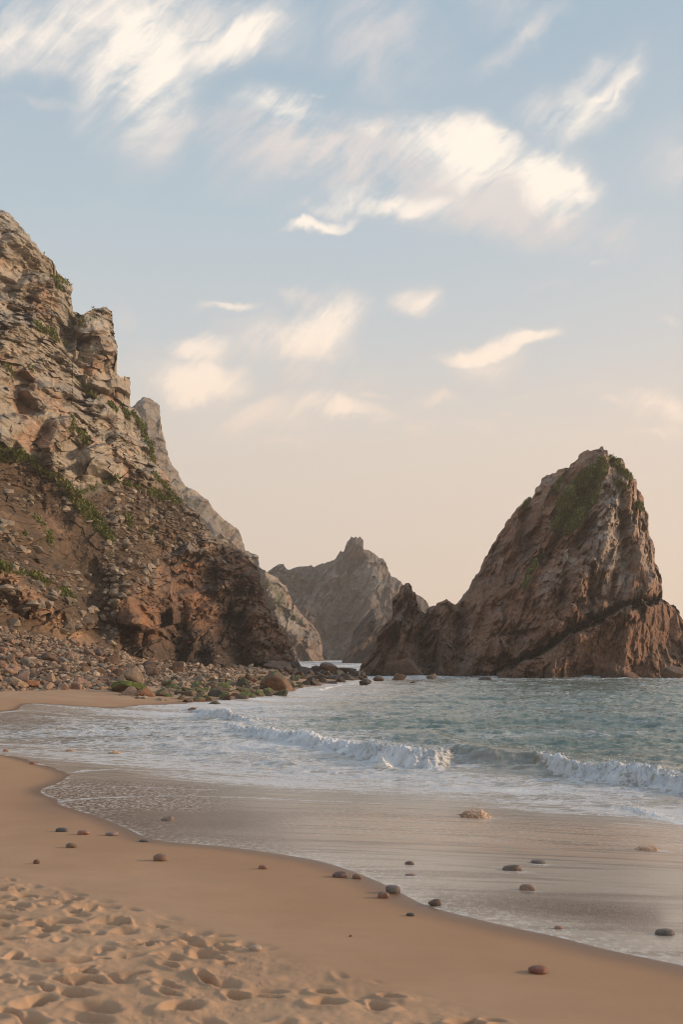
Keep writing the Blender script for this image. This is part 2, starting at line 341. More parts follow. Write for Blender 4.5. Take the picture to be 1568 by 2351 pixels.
def paintA(P, px, py, I):
    n = len(px); q = np.stack([px/70, py/70, 0*px], 1); wz = (28*fbm(q, 81, 4), 28*fbm(q+5, 82, 4))
    n1 = fbm(P/9, 83, 4); n2 = fbm(P/2.5, 84, 4, .6); n3 = fbm(P/30, 85, 3)
    c = np.tile([0.340, 0.278, 0.208], (n, 1))
    c = mixc(c, (0.31, 0.28, 0.245), sst(n1, -.1, .5)*.8); c = mixc(c, (0.44, 0.36, 0.26), sst(n3+n2*.4, .1, .7)*.7)
    c = mixc(c, (0.38, 0.225, 0.14), sst(-n1+n2*.5, .25, .7)*.75)
    c = mixc(c, (0.36, 0.29, 0.21), blob(px, py, 60, 600, 130, 80, wz)*.6)
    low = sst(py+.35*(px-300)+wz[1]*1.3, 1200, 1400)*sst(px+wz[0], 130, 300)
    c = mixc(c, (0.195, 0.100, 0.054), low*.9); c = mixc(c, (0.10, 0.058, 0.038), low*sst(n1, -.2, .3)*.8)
    for (cx, cy, rx, ry, k) in [(650, 1440, 22, 40, .9), (610, 1370, 18, 30, .6), (430, 1300, 38, 16, .8), (365, 1300, 18, 14, .7), (320, 1420, 38, 24, .8), (470, 1380, 30, 20, .5), (520, 1290, 35, 14, .5), (640, 1510, 22, 14, .5), (105, 700, 26, 22, .55), (232, 790, 22, 8, .5), (455, 1400, 14, 34, .6), (560, 1420, 22, 20, .45)]:
        c = mixc(c, (0.33, 0.145, 0.062), blob(px, py, cx, cy, rx, ry, (wz[0]*.5, wz[1]*.5))*k*sst(n2, -.6, .2))
    sm = scree_mask(px, py)
    soil = np.tile([0.100, 0.064, 0.039], (n, 1)); soil = mixc(soil, (0.17, 0.105, 0.06), sst(n1, 0, .5)*.7)
    stones = sst(I['re']+.25*n2, .72, .80)
    soil = mixc(soil, (0.33, 0.20, 0.12), line(px, py, [(-60, 1300), (60, 1370), (170, 1450), (260, 1500)], 42, (wz[0]*.5, wz[1]*.5))*sst(px*-.85+py, 1275, 1300)*.95)
    soil = mixc(soil, (0.22, 0.13, 0.08), line(px, py, [(110, 1190), (140, 1250)], 18, wz)*.6)
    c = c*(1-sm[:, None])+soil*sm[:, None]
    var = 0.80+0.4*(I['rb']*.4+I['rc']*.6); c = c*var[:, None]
    c *= (1-.34*I['cb']**2*(1-sm)-.26*I['cc']**2)[:, None]          # crevice shade painted into the tint along the joints
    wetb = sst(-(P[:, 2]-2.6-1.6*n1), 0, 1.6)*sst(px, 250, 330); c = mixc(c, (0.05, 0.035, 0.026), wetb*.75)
    c = mixc(c, (0.060, 0.042, 0.030), (blob(px, py, 330, 1495, 80, 42, wz)+blob(px, py, 470, 1500, 80, 50, wz)+blob(px, py, 600, 1520, 60, 36, wz)).clip(0, 1)*.8)
    veg = 0*px
    for poly, wd, k in [([(-40, 1020), (60, 1060), (140, 1110), (200, 1180), (250, 1230)], 17, .95), ([(250, 1112), (320, 1120), (400, 1150)], 11, .9), ([(300, 950), (335, 1010), (350, 1060)], 8, .95), ([(350, 1090), (395, 1140)], 6, 1), ([(-30, 1285), (60, 1325), (110, 1345)], 7, 1), ([(180, 1140), (215, 1130), (270, 1100)], 12, .8), ([(160, 860), (230, 920), (300, 960)], 13, .6), ([(20, 730), (120, 760), (190, 830)], 11, .6), ([(10, 840), (40, 870)], 9, .7), ([(160, 970), (190, 1010)], 12, .6), ([(230, 1280), (290, 1260)], 14, .5), ([(130, 1360), (200, 1390)], 12, .6), ([(300, 1180), (330, 1260)], 14, .55), ([(255, 1175), (290, 1180)], 18, .5)]:
        veg = np.maximum(veg, k*line(px, py, poly, wd, (wz[0]*.35, wz[1]*.35)))
    veg = sst(veg+.55*n2+.2*n1, .42, .75); veg = np.maximum(veg, sst(n3*.5+n1*.5+n2*.6, .40, .62)*.8*sst(1450-py, 0, 200))
    g = mixc(np.tile([0.062, 0.066, 0.022], (n, 1)), (0.10, 0.075, 0.030), sst(n1, -.2, .5))
    c = c*(1-.85*veg[:, None])+g*.85*veg[:, None]
    return c.clip(.01, .8), veg
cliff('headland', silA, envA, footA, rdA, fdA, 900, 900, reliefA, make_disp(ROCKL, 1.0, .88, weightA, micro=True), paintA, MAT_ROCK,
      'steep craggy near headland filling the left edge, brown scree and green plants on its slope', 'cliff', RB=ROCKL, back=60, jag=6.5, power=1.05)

# --- second cliff behind it
silB = [(180, 1000), (270, 960), (300, 940), (316, 922), (328, 914), (342, 915), (354, 924), (366, 930), (364, 955), (377, 1008), (385, 1045), (402, 1075), (425, 1115), (450, 1130), (482, 1155), (525, 1200), (545, 1215), (557, 1245), (565, 1265), (592, 1277), (597, 1300), (612, 1314), (629, 1326), (657, 1348), (661, 1364), (676, 1389), (689, 1407), (711, 1429), (732, 1454), (740, 1479), (737, 1498), (744, 1512), (750, 1520)]
envB = [(180, 1000), (335, 915), (400, 1070), (480, 1150), (565, 1260), (660, 1360), (730, 1450), (750, 1500)]
footB = [(100, 1519), (750, 1521.5)]
def reliefB(px, py):
    r = 0*px
    for poly, wd, am in [([(600, 1310), (640, 1400), (700, 1500)], 16, 8), ([(620, 1310), (700, 1450)], 8, -6), ([(560, 1280), (640, 1480)], 15, -8)]:
        r = r+am*np.exp(-(pl_dist(px, py, poly)/wd)**2)
    return r
def paintB(P, px, py, I):
    n = len(px); q = np.stack([px/40, py/40, 0*px], 1); wz = (14*fbm(q, 91, 4), 14*fbm(q+5, 92, 4)); n1 = fbm(P/22, 93, 4); n2 = fbm(P/7, 94, 4, .6)
    c = np.tile([0.27, 0.205, 0.155], (n, 1)); c = mixc(c, (0.21, 0.18, 0.15), sst(n1, 0, .5)*.8); c = mixc(c, (0.34, 0.20, 0.13), sst(-n1+n2*.4, .2, .6)*.7)
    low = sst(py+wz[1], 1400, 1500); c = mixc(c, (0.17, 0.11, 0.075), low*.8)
    c *= (0.78+.44*(I['rb']*.4+I['rc']*.6))[:, None]; c *= (1-.34*I['cb']**2-.26*I['cc']**2)[:, None]  # block tone, then joints darkened as painted crevice shade
    veg = sst(line(px, py, [(610, 1340), (650, 1390), (690, 1420)], 14, wz)+line(px, py, [(420, 1130), (480, 1170), (540, 1230)], 9, wz)*.7+.5*n2, .5, .9)
    c = mixc(c, (0.09, 0.09, 0.035), veg*.75); return c.clip(.01, .8), veg*0
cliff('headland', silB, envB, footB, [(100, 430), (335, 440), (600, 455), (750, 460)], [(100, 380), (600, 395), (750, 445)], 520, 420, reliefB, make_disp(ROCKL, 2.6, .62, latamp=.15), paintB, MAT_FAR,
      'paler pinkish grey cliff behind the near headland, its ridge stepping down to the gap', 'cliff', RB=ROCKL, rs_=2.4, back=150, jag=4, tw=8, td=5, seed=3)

# --- far peak
silC = [(520, 1330), (590, 1322), (612, 1312), (632, 1301), (640, 1296), (648, 1295), (655, 1300), (662, 1308), (675, 1304), (689, 1301), (700, 1302), (717, 1299), (722, 1303), (735, 1296), (745, 1293), (767, 1287), (775, 1275), (784, 1263), (790, 1266), (800, 1245), (807, 1233), (812, 1236), (817, 1232), (822, 1236), (826, 1233), (834, 1239), (834, 1252), (836, 1261), (846, 1262), (853, 1265), (864, 1273), (872, 1280), (879, 1283), (884, 1292), (890, 1304), (895, 1316), (898, 1325), (911, 1329), (925, 1345), (940, 1352), (957, 1367), (972, 1376), (979, 1383), (983, 1388), (988, 1398), (1000, 1415), (1030, 1440), (1060, 1515)]
envC = [(520, 1330), (650, 1300), (760, 1288), (817, 1235), (880, 1290), (980, 1385), (1060, 1470)]
def reliefC(px, py):
    r = 0*px
    for poly, wd, am in [([(817, 1240), (760, 1330), (700, 1420), (690, 1510)], 26, 14), ([(840, 1270), (870, 1350), (840, 1500)], 24, 12), ([(790, 1290), (800, 1400), (770, 1510)], 18, -10), ([(650, 1310), (660, 1400)], 20, 8), ([(700, 1310), (720, 1360)], 18, -8), ([(900, 1330), (950, 1420)], 16, 8)]:
        r = r+am*np.exp(-(pl_dist(px, py, poly)/wd)**2)
    return r
def paintC(P, px, py, I):
    n = len(px); q = np.stack([px/40, py/40, 0*px], 1); wz = (14*fbm(q, 191, 4), 14*fbm(q+5, 192, 4)); n1 = fbm(P/30, 193, 4); n2 = fbm(P/9, 194, 4, .6)
    c = np.tile([0.125, 0.092, 0.074], (n, 1)); c = mixc(c, (0.095, 0.070, 0.056), sst(n1, -.1, .4)*.9); c = mixc(c, (0.21, 0.18, 0.155), sst(-n1+n2*.8, .22, .6)*.85)
    c = mixc(c, (0.19, 0.11, 0.07), blob(px, py, 850, 1450, 40, 50, wz)*.6)
    c *= (0.78+.44*(I['rb']*.4+I['rc']*.6))[:, None]; c *= (1-.34*I['cb']**2-.26*I['cc']**2)[:, None]  # shade of the cracks put into the colour
    return c.clip(.01, .8), n1*0
cliff('sea_cliff', silC, envC, [(500, 1516), (1100, 1516)], [(500, 590), (817, 600), (1060, 590)], [(500, 525), (1100, 525)], 620, 330, reliefC, make_disp(bedding(60, 1.6, .8), 3.4, .6, latamp=.12), paintC, MAT_FAR,
      'distant brown grey peak with a notched summit tower standing in haze beyond the gap', 'cliff', RB=ROCKR, rs_=3.2, back=160, jag=3.4, tw=7, td=6, seed=5)

# --- dark leaning rock in front of the far peak
silD = [(784, 1519), (792, 1504), (801, 1489), (811, 1461), (813, 1448), (817, 1442), (836, 1420), (848, 1401), (858, 1397), (867, 1396), (882, 1401), (895, 1411), (905, 1430), (920, 1460), (935, 1519)]
def paintD(P, px, py, I):
    n = len(px); n1 = fbm(P/16, 293, 4); n2 = fbm(P/5, 294, 4, .6)
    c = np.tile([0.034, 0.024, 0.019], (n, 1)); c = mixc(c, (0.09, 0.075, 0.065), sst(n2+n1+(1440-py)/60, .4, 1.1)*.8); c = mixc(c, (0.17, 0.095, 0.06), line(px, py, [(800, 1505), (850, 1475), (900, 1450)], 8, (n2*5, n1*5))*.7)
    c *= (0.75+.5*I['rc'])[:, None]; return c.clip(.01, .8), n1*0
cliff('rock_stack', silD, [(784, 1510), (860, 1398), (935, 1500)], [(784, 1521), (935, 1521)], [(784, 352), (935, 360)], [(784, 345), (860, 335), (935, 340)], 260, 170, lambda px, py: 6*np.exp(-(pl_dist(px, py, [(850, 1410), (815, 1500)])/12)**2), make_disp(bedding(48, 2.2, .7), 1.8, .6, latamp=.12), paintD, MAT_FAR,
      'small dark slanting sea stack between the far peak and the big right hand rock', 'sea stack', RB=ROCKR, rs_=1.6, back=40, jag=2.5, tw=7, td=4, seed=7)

# --- the great rock on the right
silR = [(812, 1552), (823, 1550), (832, 1523), (845, 1500), (861, 1479), (873, 1445), (898, 1420), (904, 1404), (901, 1373), (915, 1364), (923, 1348), (940, 1341), (946, 1348), (940, 1359), (947, 1362), (953, 1364), (957, 1382), (961, 1397), (976, 1411), (994, 1390), (1010, 1382), (1029, 1375), (1044, 1387), (1056, 1382), (1065, 1365), (1076, 1350), (1084, 1325), (1099, 1305), (1114, 1280), (1129, 1255), (1140, 1233), (1154, 1215), (1168, 1190), (1184, 1165), (1195, 1156), (1209, 1147), (1224, 1142), (1230, 1125), (1236, 1112), (1242, 1100), (1251, 1090), (1266, 1086), (1284, 1080), (1294, 1076), (1304, 1077), (1316, 1064), (1329, 1050), (1338, 1041), (1349, 1035), (1370, 1030), (1386, 1027), (1396, 1033), (1398, 1046), (1412, 1048), (1429, 1048), (1441, 1060), (1443, 1074), (1451, 1087), (1465, 1100), (1456, 1112), (1460, 1122), (1469, 1127), (1474, 1140), (1476, 1152), (1474, 1172), (1478, 1166), (1481, 1161), (1488, 1177), (1489, 1195), (1490, 1212), (1494, 1235), (1501, 1250), (1503, 1275), (1506, 1300), (1510, 1318), (1516, 1330), (1518, 1350), (1519, 1372), (1534, 1380), (1548, 1392), (1556, 1405), (1568, 1422), (1610, 1450), (1660, 1500), (1730, 1545)]
envR = [(812, 1530), (900, 1400), (1000, 1395), (1060, 1375), (1150, 1225), (1250, 1100), (1380, 1035), (1450, 1080), (1500, 1250), (1540, 1370), (1600, 1440), (1730, 1530)]
footR = [(812, 1552), (1000, 1553), (1056, 1552), (1104, 1555), (1200, 1558), (1414, 1560), (1568, 1556), (1730, 1552)]
rdR = [(812, 150), (1000, 162), (1150, 168), (1380, 166), (1500, 160), (1600, 155), (1730, 152)]
fdR = [(812, 147), (900, 141), (1000, 142), (1100, 138), (1250, 132), (1420, 128), (1568, 130), (1730, 140)]
CREV = [(1120, 1552), (1184, 1528), (1250, 1497), (1290, 1470), (1325, 1440), (1380, 1420), (1434, 1392), (1480, 1385), (1519, 1375)]
def crev_y(px): return lut(px, CREV)+7*fbm(np.stack([px/34, 0*px, 0*px], -1), 77, 4, .6)
def reliefR(px, py):
    r = 0*px
    for poly, wd, am in [([(940, 1350), (915, 1420), (860, 1530)], 16, 3), ([(975, 1420), (985, 1540)], 20, -4), ([(1030, 1385), (1010, 1470), (1000, 1540)], 26, 3.5), ([(1060, 1400), (1050, 1480), (1040, 1545)], 14, -4),
                         ([(1400, 1050), (1390, 1180), (1340, 1330), (1290, 1440)], 34, 5), ([(1375, 1180), (1300, 1290), (1290, 1400)], 14, -2.5), ([(1330, 1060), (1260, 1210), (1190, 1340), (1100, 1530)], 26, 2.5),
                         ([(1280, 1120), (1200, 1280), (1130, 1400)], 10, -1.6), ([(1330, 1140), (1270, 1250), (1220, 1350), (1210, 1400)], 9, -2.2), ([(1440, 1090), (1470, 1250), (1480, 1350)], 24, 3), ([(1420, 1080), (1430, 1250), (1400, 1380)], 10, -2.5), ([(1300, 1290), (1240, 1400)], 18, 3)]:
        r = r+am*np.exp(-(pl_dist(px, py, poly)/wd)**2)
    cy = crev_y(px); dd_ = py-cy; right = sst(px, 1110, 1180)
    r = r+right*(5.5*sst(dd_, 0, 10)*(1-.35*sst(dd_, 20, 120))-8.0*np.exp(-((dd_+4)/8)**2)+1.5*np.exp(-((dd_+40)/25)**2))
    return r
def paintR(P, px, py, I):
    n = len(px); q = np.stack([px/50, py/50, 0*px], 1); wz = (16*fbm(q, 391, 4), 16*fbm(q+5, 392, 4)); n1 = fbm(P/8, 393, 4); n2 = fbm(P/2.2, 394, 4, .62)
    st = fbm((P@bedding(61, 6, .9))/1.6, 395, 4, .6)
    c = np.tile([0.225, 0.130, 0.084], (n, 1)); c = mixc(c, (0.165, 0.105, 0.074), sst(st, -.1, .4)*.8); c = mixc(c, (0.29, 0.155, 0.092), sst(-n1+.4*st, .1, .6)*.7)
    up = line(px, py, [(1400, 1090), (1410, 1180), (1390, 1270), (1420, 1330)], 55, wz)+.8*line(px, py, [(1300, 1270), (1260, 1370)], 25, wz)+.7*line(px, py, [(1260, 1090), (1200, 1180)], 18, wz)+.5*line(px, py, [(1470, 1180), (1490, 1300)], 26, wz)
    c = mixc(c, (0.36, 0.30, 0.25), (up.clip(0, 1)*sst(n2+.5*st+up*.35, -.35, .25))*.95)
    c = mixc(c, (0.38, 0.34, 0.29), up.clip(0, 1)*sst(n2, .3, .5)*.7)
    c = mixc(c, (0.20, 0.18, 0.155), sst(n2+st*.5, .38, .6)*.5)
    c = mixc(c, (0.27, 0.13, 0.065), (blob(px, py, 1340, 1070, 40, 14, wz)+blob(px, py, 1300, 1430, 60, 18, wz)*.6+blob(px, py, 1240, 1370, 30, 30, wz)*.5).clip(0, 1)*.7)
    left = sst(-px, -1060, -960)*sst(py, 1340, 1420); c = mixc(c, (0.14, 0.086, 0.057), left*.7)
    c = mixc(c, (0.21, 0.185, 0.155), line(px, py, [(935, 1350), (930, 1400), (905, 1450)], 7, (wz[0]*.3, wz[1]*.3))*.8)
    c = mixc(c, (0.20, 0.19, 0.17), blob(px, py, 1025, 1475, 14, 14, wz)*.6); c = mixc(c, (0.075, 0.065, 0.058), blob(px, py, 1010, 1520, 45, 35, wz)*.8)
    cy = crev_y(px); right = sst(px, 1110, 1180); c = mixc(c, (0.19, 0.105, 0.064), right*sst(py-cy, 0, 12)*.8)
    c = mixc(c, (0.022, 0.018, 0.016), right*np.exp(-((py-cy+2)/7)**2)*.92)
    c = mixc(c, (0.19, 0.13, 0.09), blob(px, py, 1560, 1500, 45, 35, wz)*.6)
    c *= (0.76+.48*(I['rb']*.3+I['rc']*.7))[:, None]; c *= (1-.34*I['cb']**2-.26*I['cc']**2)[:, None]  # joints tinted darker to stand in for shade in the cracks
    wetb = sst(-(P[:, 2]-1.0-1.2*n1), 0, 1.1); c = mixc(c, (0.045, 0.032, 0.024), wetb*.75)
    veg = 0*px
    vp = [(1379, 1050), (1399, 1075), (1374, 1145), (1329, 1215), (1279, 1230), (1262, 1212), (1284, 1145), (1335, 1085)]
    dv = pl_dist(px+wz[0]*.5, py+wz[1]*.5, vp+[vp[0]]); ins = inside(px+wz[0]*.5, py+wz[1]*.5, vp); veg = sst(np.where(ins, dv, -dv), -6, 8)
    for poly, wd, k in [([(1404, 1055), (1430, 1080), (1445, 1100)], 9, .8), ([(1245, 1270), (1222, 1310), (1205, 1345)], 6, .9), ([(1215, 1148), (1200, 1165)], 6, .8), ([(1290, 1100), (1275, 1125)], 8, .7), ([(1420, 1110), (1435, 1120)], 9, .6), ([(1465, 1155), (1470, 1170)], 6, .7)]:
        veg = np.maximum(veg, k*line(px, py, poly, wd, (wz[0]*.2, wz[1]*.2)))
    veg = sst(veg+.40*n2, .38, .62)*(1-right*sst(py-cy, -20, 0))
    g = mixc(np.tile([0.095, 0.115, 0.030], (n, 1)), (0.15, 0.11, 0.04), sst(n1+n2*.4, .0, .6)*.9)
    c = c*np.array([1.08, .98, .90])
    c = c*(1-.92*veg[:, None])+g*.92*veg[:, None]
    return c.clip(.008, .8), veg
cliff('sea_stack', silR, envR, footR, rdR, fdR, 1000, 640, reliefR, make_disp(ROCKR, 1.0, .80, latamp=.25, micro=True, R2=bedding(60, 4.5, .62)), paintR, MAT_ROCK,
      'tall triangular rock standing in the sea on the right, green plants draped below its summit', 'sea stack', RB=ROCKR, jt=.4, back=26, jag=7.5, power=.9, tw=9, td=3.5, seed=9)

# ------------------------------------------------------------------ beach and sea on one fan-shaped grid
def at0(px, py, z=0.15):
    d = (CAMZ-z)*F/(py-HY); return ((px-HX)/F*d, d)
nearD = [(1900, 1935), (1700, 1915), (1568, 1888), (1400, 1872), (1200, 1857), (1000, 1838), (784, 1826), (500, 1800), (300, 1768), (100, 1735), (-100, 1712), (-250, 1697)]
farD = [(-330, 1680), (-250, 1664), (-100, 1655), (0, 1648), (120, 1640), (260, 1630), (400, 1622), (560, 1610), (640, 1596), (700, 1580), (770, 1568), (830, 1565)]
coast = [(160, -160), (60, -30), (26, 4)]+[at0(*p) for p in nearD]+[at0(*p) for p in farD]+[(0, 128), (-4, 145), (-14, 165), (-60, 190), (-300, 260), (-700, 400)]
coast = smooth_poly(coast, 2)
sea_poly = coast+[(-5000, 1200), (-5000, 6000), (6000, 6000), (6000, -160)]
def coast_sd(x, y):
    d = pl_dist(x, y, coast); return np.where(inside(x, y, sea_poly), d, -d)      # + seaward
def sand_base(x, y, sd=None):
    if sd is None: sd = coast_sd(x, y)
    l = np.maximum(-sd, 0); s = np.maximum(sd, 0)
    z = 0.15+1.75*(1-np.exp(-l*0.085/1.75*(1+.25*np.exp(-l/6))))+0.0*l-1.9*(1-np.exp(-s*0.075/1.9))
    return z
# where a picture point meets the sand
def on_sand(px, py, zf=sand_base):
    px = np.asarray(px, float); py = np.asarray(py, float); d = np.linspace(0, 1, 420)[None, :]; d = 3.0*(60.0**d)
    X_ = (px[:, None]-HX)/F*d; Z_ = CAMZ-(py[:, None]-HY)/F*d
    g = Z_-zf(X_.ravel(), (d+0*X_).ravel()).reshape(X_.shape)
    k = np.argmax(g <= 0, 1); k = np.where((g <= 0).any(1), k, g.shape[1]-1); r = np.arange(len(px)); k = np.maximum(k, 1)
    a, b = g[r, k-1], g[r, k]; f = a/(a-b+1e-9); dd_ = d[0][k-1]+f*(d[0][k]-d[0][k-1])
    return np.stack([(px-HX)/F*dd_, dd_], 1)
shoreD = [(1900, 2300), (1700, 2250), (1568, 2216), (1384, 2179), (1284, 2151), (1174, 2129), (1059, 2101), (974, 2079), (919, 2049), (864, 2021), (784, 1991), (725, 1974), (600, 1954), (500, 1941), (345, 1931), (299, 1905), (225, 1874), (176, 1861), (127, 1844), (135, 1836), (95, 1824), (90, 1812), (125, 1802), (165, 1780), (105, 1758), (0, 1731), (-100, 1714), (-250, 1700)]
shoreF = [(-330, 1672), (-250, 1656), (-60, 1642), (0, 1634), (40, 1630), (52, 1616), (90, 1615), (180, 1621), (262, 1626), (300, 1622), (360, 1618), (420, 1616), (560, 1606), (640, 1592), (700, 1577), (770, 1566), (830, 1562)]
a = on_sand([p[0] for p in shoreD], [p[1] for p in shoreD]); b = on_sand([p[0] for p in shoreF], [p[1] for p in shoreF])
shore = [(150, -170), (45, -32), (14, 1)]+[tuple(p) for p in a]+[tuple(p) for p in b]+[(-1, 130), (-6, 147), (-16, 163), (-62, 187), (-302, 256), (-702, 395)]
shore = smooth_poly(shore, 2)
wash_poly = shore+[(-5000, 1190), (-5000, 6000), (6000, 6000), (6000, -170)]
def shore_sd(x, y):
    d = pl_dist(x, y, shore); return np.where(inside(x, y, wash_poly), d, -d)
# grid
rows = [2.3]
while rows[-1] < 900:
    y = rows[-1]; rows.append(y+min(max(y*y/(997*(CAMZ-1.3 if y < 18 else CAMZ))*0.75, 0.008), 0.11 if y < 26 else max(0.11, y*0.0036) if y < 150 else y*0.012 if y < 600 else y*.06))
rows = np.array(rows)
ti = np.linspace(-0.40, 0.40, 900); to = 0.40*np.geomspace(1.03, 9, 30); cols = np.r_[-to[::-1], ti, to]
NR, NC = len(rows), len(cols)
GY = np.repeat(rows[:, None], NC, 1); GX = GY*cols[None, :]; gx, gy = GX.ravel(), GY.ravel()
csd = coast_sd(gx, gy); ssd = shore_sd(gx, gy); gs = sand_base(gx, gy, csd)
q2 = lambda s, sx=1, sy=1, off=0: np.stack([gx*s*sx+off, gy*s*sy, 0*gx+off*.37], 1)
bx_, by_ = todc(np.stack([gx, gy, gs], 1))                      # picture position, used to lay out the trampled zone
dry = sst(-ssd, .2, 1.5)
gs = gs+dry*(0.03*fbm(q2(.35), 401, 3)+0.006*fbm(q2(2.2, .5, 1.6), 402, 3))
# trampled sand
TRA = [(-200, 2030), (0, 2020), (150, 2050), (330, 2095), (480, 2135), (660, 2195), (800, 2250), (950, 2285), (1120, 2330), (1300, 2400), (1500, 2600), (-900, 3200), (-600, 2000)]
dT = pl_dist(bx_, by_, TRA+[TRA[0]]); tr = sst(np.where(inside(bx_, by_, TRA), dT, -dT), -16, 30)
near = (gy < 16) & (tr > 0.001); idx = np.where(near)[0]
nx, ny = gx[idx], gy[idx]; pit = np.zeros(len(idx)); rim = np.zeros(len(idx)); P2 = lambda s, o=0: np.stack([nx*s+o, ny*s, 0*nx+o], 1)
wx_ = nx+.07*fbm(P2(3), 411, 3); wy_ = ny+.07*fbm(P2(3, 7), 412, 3)
rs = np.random.RandomState(7); npit = 1500
for k in range(npit):
    cy = rs.uniform(3.4, 13.5); cx = rs.uniform(-6.5, 3.2); an = rs.normal(math.radians(-18), .45); L = rs.uniform(.075, .15); Wd = L*rs.uniform(.36, .65); dp = rs.uniform(.035, .10)
    sel = np.where((np.abs(wx_-cx) < .6) & (np.abs(wy_-cy) < .6))[0]
    if not len(sel): continue
    dx, dy = wx_[sel]-cx, wy_[sel]-cy; u_ = (dx*math.cos(an)+dy*math.sin(an))/L; v_ = (-dx*math.sin(an)+dy*math.cos(an))/Wd; r = np.sqrt(u_*u_+v_*v_)
    pit[sel] = np.minimum(pit[sel], -dp*(1-sst(r, .15, 1.2))*(1+.3*u_.clip(-1, 1))); rim[sel] = np.maximum(rim[sel], dp*.22*np.exp(-((r-1.35)/.36)**2)*(1+.5*np.cos(3*an+k)))
hz = pit+rim*(1+pit/.05).clip(0, 1)+.020*fbm(P2(1.5, 3), 413, 3, .5)+.012*fbm(P2(6, 3), 414, 3, .55)
cr = fbm(P2(16, 5), 415, 4, .7); hz += .010*np.maximum(cr-.1, 0)*sst(fbm(P2(1.2, 8), 416, 2), 0.1, .5)
gs[idx] += hz*tr[idx]
wet = sst(ssd, -0.5, -0.02)*.8
wet = np.maximum(wet, .75*sst(ssd-.9*sst(bx_, 520, 200)*sst(by_, 1900, 1800), -1.6, -.2)*sst(-by_, -1900, -1840))
damp = sst(ssd, -3.5, -.3)
m, t, p = material('beach_sand')
pos = t.new('ShaderNodeNewGeometry').outputs['Position']
nA = t.noise(pos, .8, 5, .6); nB = t.noise(pos, 260, 3, .7); nC = t.noise(t.mapping(pos, sc=(.7, 2.6, 1)), 2.2, 5, .6); nD = t.noise(pos, 38, 2, .5)
cs = t.mix(t.ss(nA.outputs[0], .35, .65), (.440, .270, .164, 1), (.490, .312, .195, 1))
cs = t.mix(attr(t, 'loose'), cs, (.56, .35, .20, 1)); cs = t.mix(t.m('MULTIPLY', attr(t, 'damp'), .6), cs, (.40, .225, .125, 1))
cs = t.mix(t.ss(nC.outputs[0], .5, .72, 0, .22), cs, (.40, .22, .12, 1))
cs = t.mix(t.ss(nD.outputs[0], .70, .76, 0, .5), cs, (.16, .09, .05, 1))
cs = t.mix(t.ss(nB.outputs[0], .3, .7, .0, .22, 'LINEAR'), cs, (.26, .14, .075, 1))
wt_ = attr(t, 'wet'); cs = t.mix(wt_, cs, (.155, .083, .045, 1)); t.put(p.inputs['Base Color'], cs)
t.put(p.inputs['Roughness'], t.ss(wt_, 0, 1, .95, .30, 'LINEAR')); t.put(p.inputs['Specular IOR Level'], t.ss(wt_, 0, 1, .15, .45, 'LINEAR'))
bn = t.new('ShaderNodeBump', i_Strength=0.25, i_Distance=0.003); t.put(bn.inputs['Height'], nB.outputs[0]); t.put(p.inputs['Normal'], bn.outputs[0])
MAT_SAND = m
V = np.stack([gx, gy, gs], 1)
ex, ey = np.meshgrid(np.linspace(-120, 120, 61), np.linspace(-120, 2.4, 40)); ez = sand_base(ex.ravel(), ey.ravel())-.02
ex = ex.ravel(); ey = ey.ravel(); n0 = len(V)
pad = lambda a_, v_=0.0: np.r_[a_, np.full(len(ex), v_)]
mesh_np('ground', np.r_[V, np.stack([ex, ey, ez], 1)], np.r_[grid_faces(NR, NC), grid_faces(40, 61, n0)], MAT_SAND, None, True, {'wet': pad(wet), 'damp': pad(damp), 'loose': pad(tr*.15)})['kind'] = 'structure'

# ---- sea surface
FT_PX = np.array([-300, 0, 200, 400, 600, 800, 1000, 1200, 1400, 1568, 1900.])
FT = [(1503, [.3]*11), (1515, [.8]*11), (1535, [.7, .7, .7, .7, .85, .85, .7, .6, .6, .6, .6]), (1552, [.5, .5, .5, .5, .8, .88, .66, .60, .58, .62, .6]), (1566, [.6, .6, .6, .7, .85, .62, .20, .12, .10, .24, .2]),
      (1600, [.3, .3, .6, .8, .85, .45, .12, .08, .10, .14, .1]), (1622, [.1, .1, .45, .75, .78, .22, .08, .02, .06, .16, .2]), (1645, [0, .10, .55, .72, .70, .18, .06, 0, .03, .10, .1]),
      (1662, [.05, .30, .62, .76, .72, .30, .06, 0, .02, .08, .1]), (1685, [.1, .50, .66, .74, .72, .45, .12, 0, 0, .05, .1]), (1705, [.5, .62, .7, .76, .76, .66, .28, .06, 0, .05, .1]), (1722, [.3, .55, .7, .76, .74, .74, .32, .10, .08, .1, .1]),
      (1745, [0, .15, .62, .74, .76, .76, .60, .12, .12, .15, .2]), (1775, [0, 0, .3, .66, .76, .77, .68, .42, .34, .3, .3]), (1800, [0, 0, .08, .34, .70, .74, .72, .64, .50, .42, .4]),
      (1820, [0, 0, 0, .10, .30, .56, .72, .68, .62, .50, .5]), (1840, [0, 0, 0, 0, .08, .2, .50, .72, .70, .64, .6]), (1862, [0, 0, 0, 0, 0, .03, .14, .40, .70, .8, .8]), (1885, [0, 0, 0, 0, 0, 0, .02, .08, .25, .75, .9]), (1910, [0]*11), (2400, [0]*11)]
ftab = np.array([r for _, r in FT]); fpy = np.array([p for p, _ in FT], float); ftab[4:11] = np.maximum(ftab[4:11], .34)
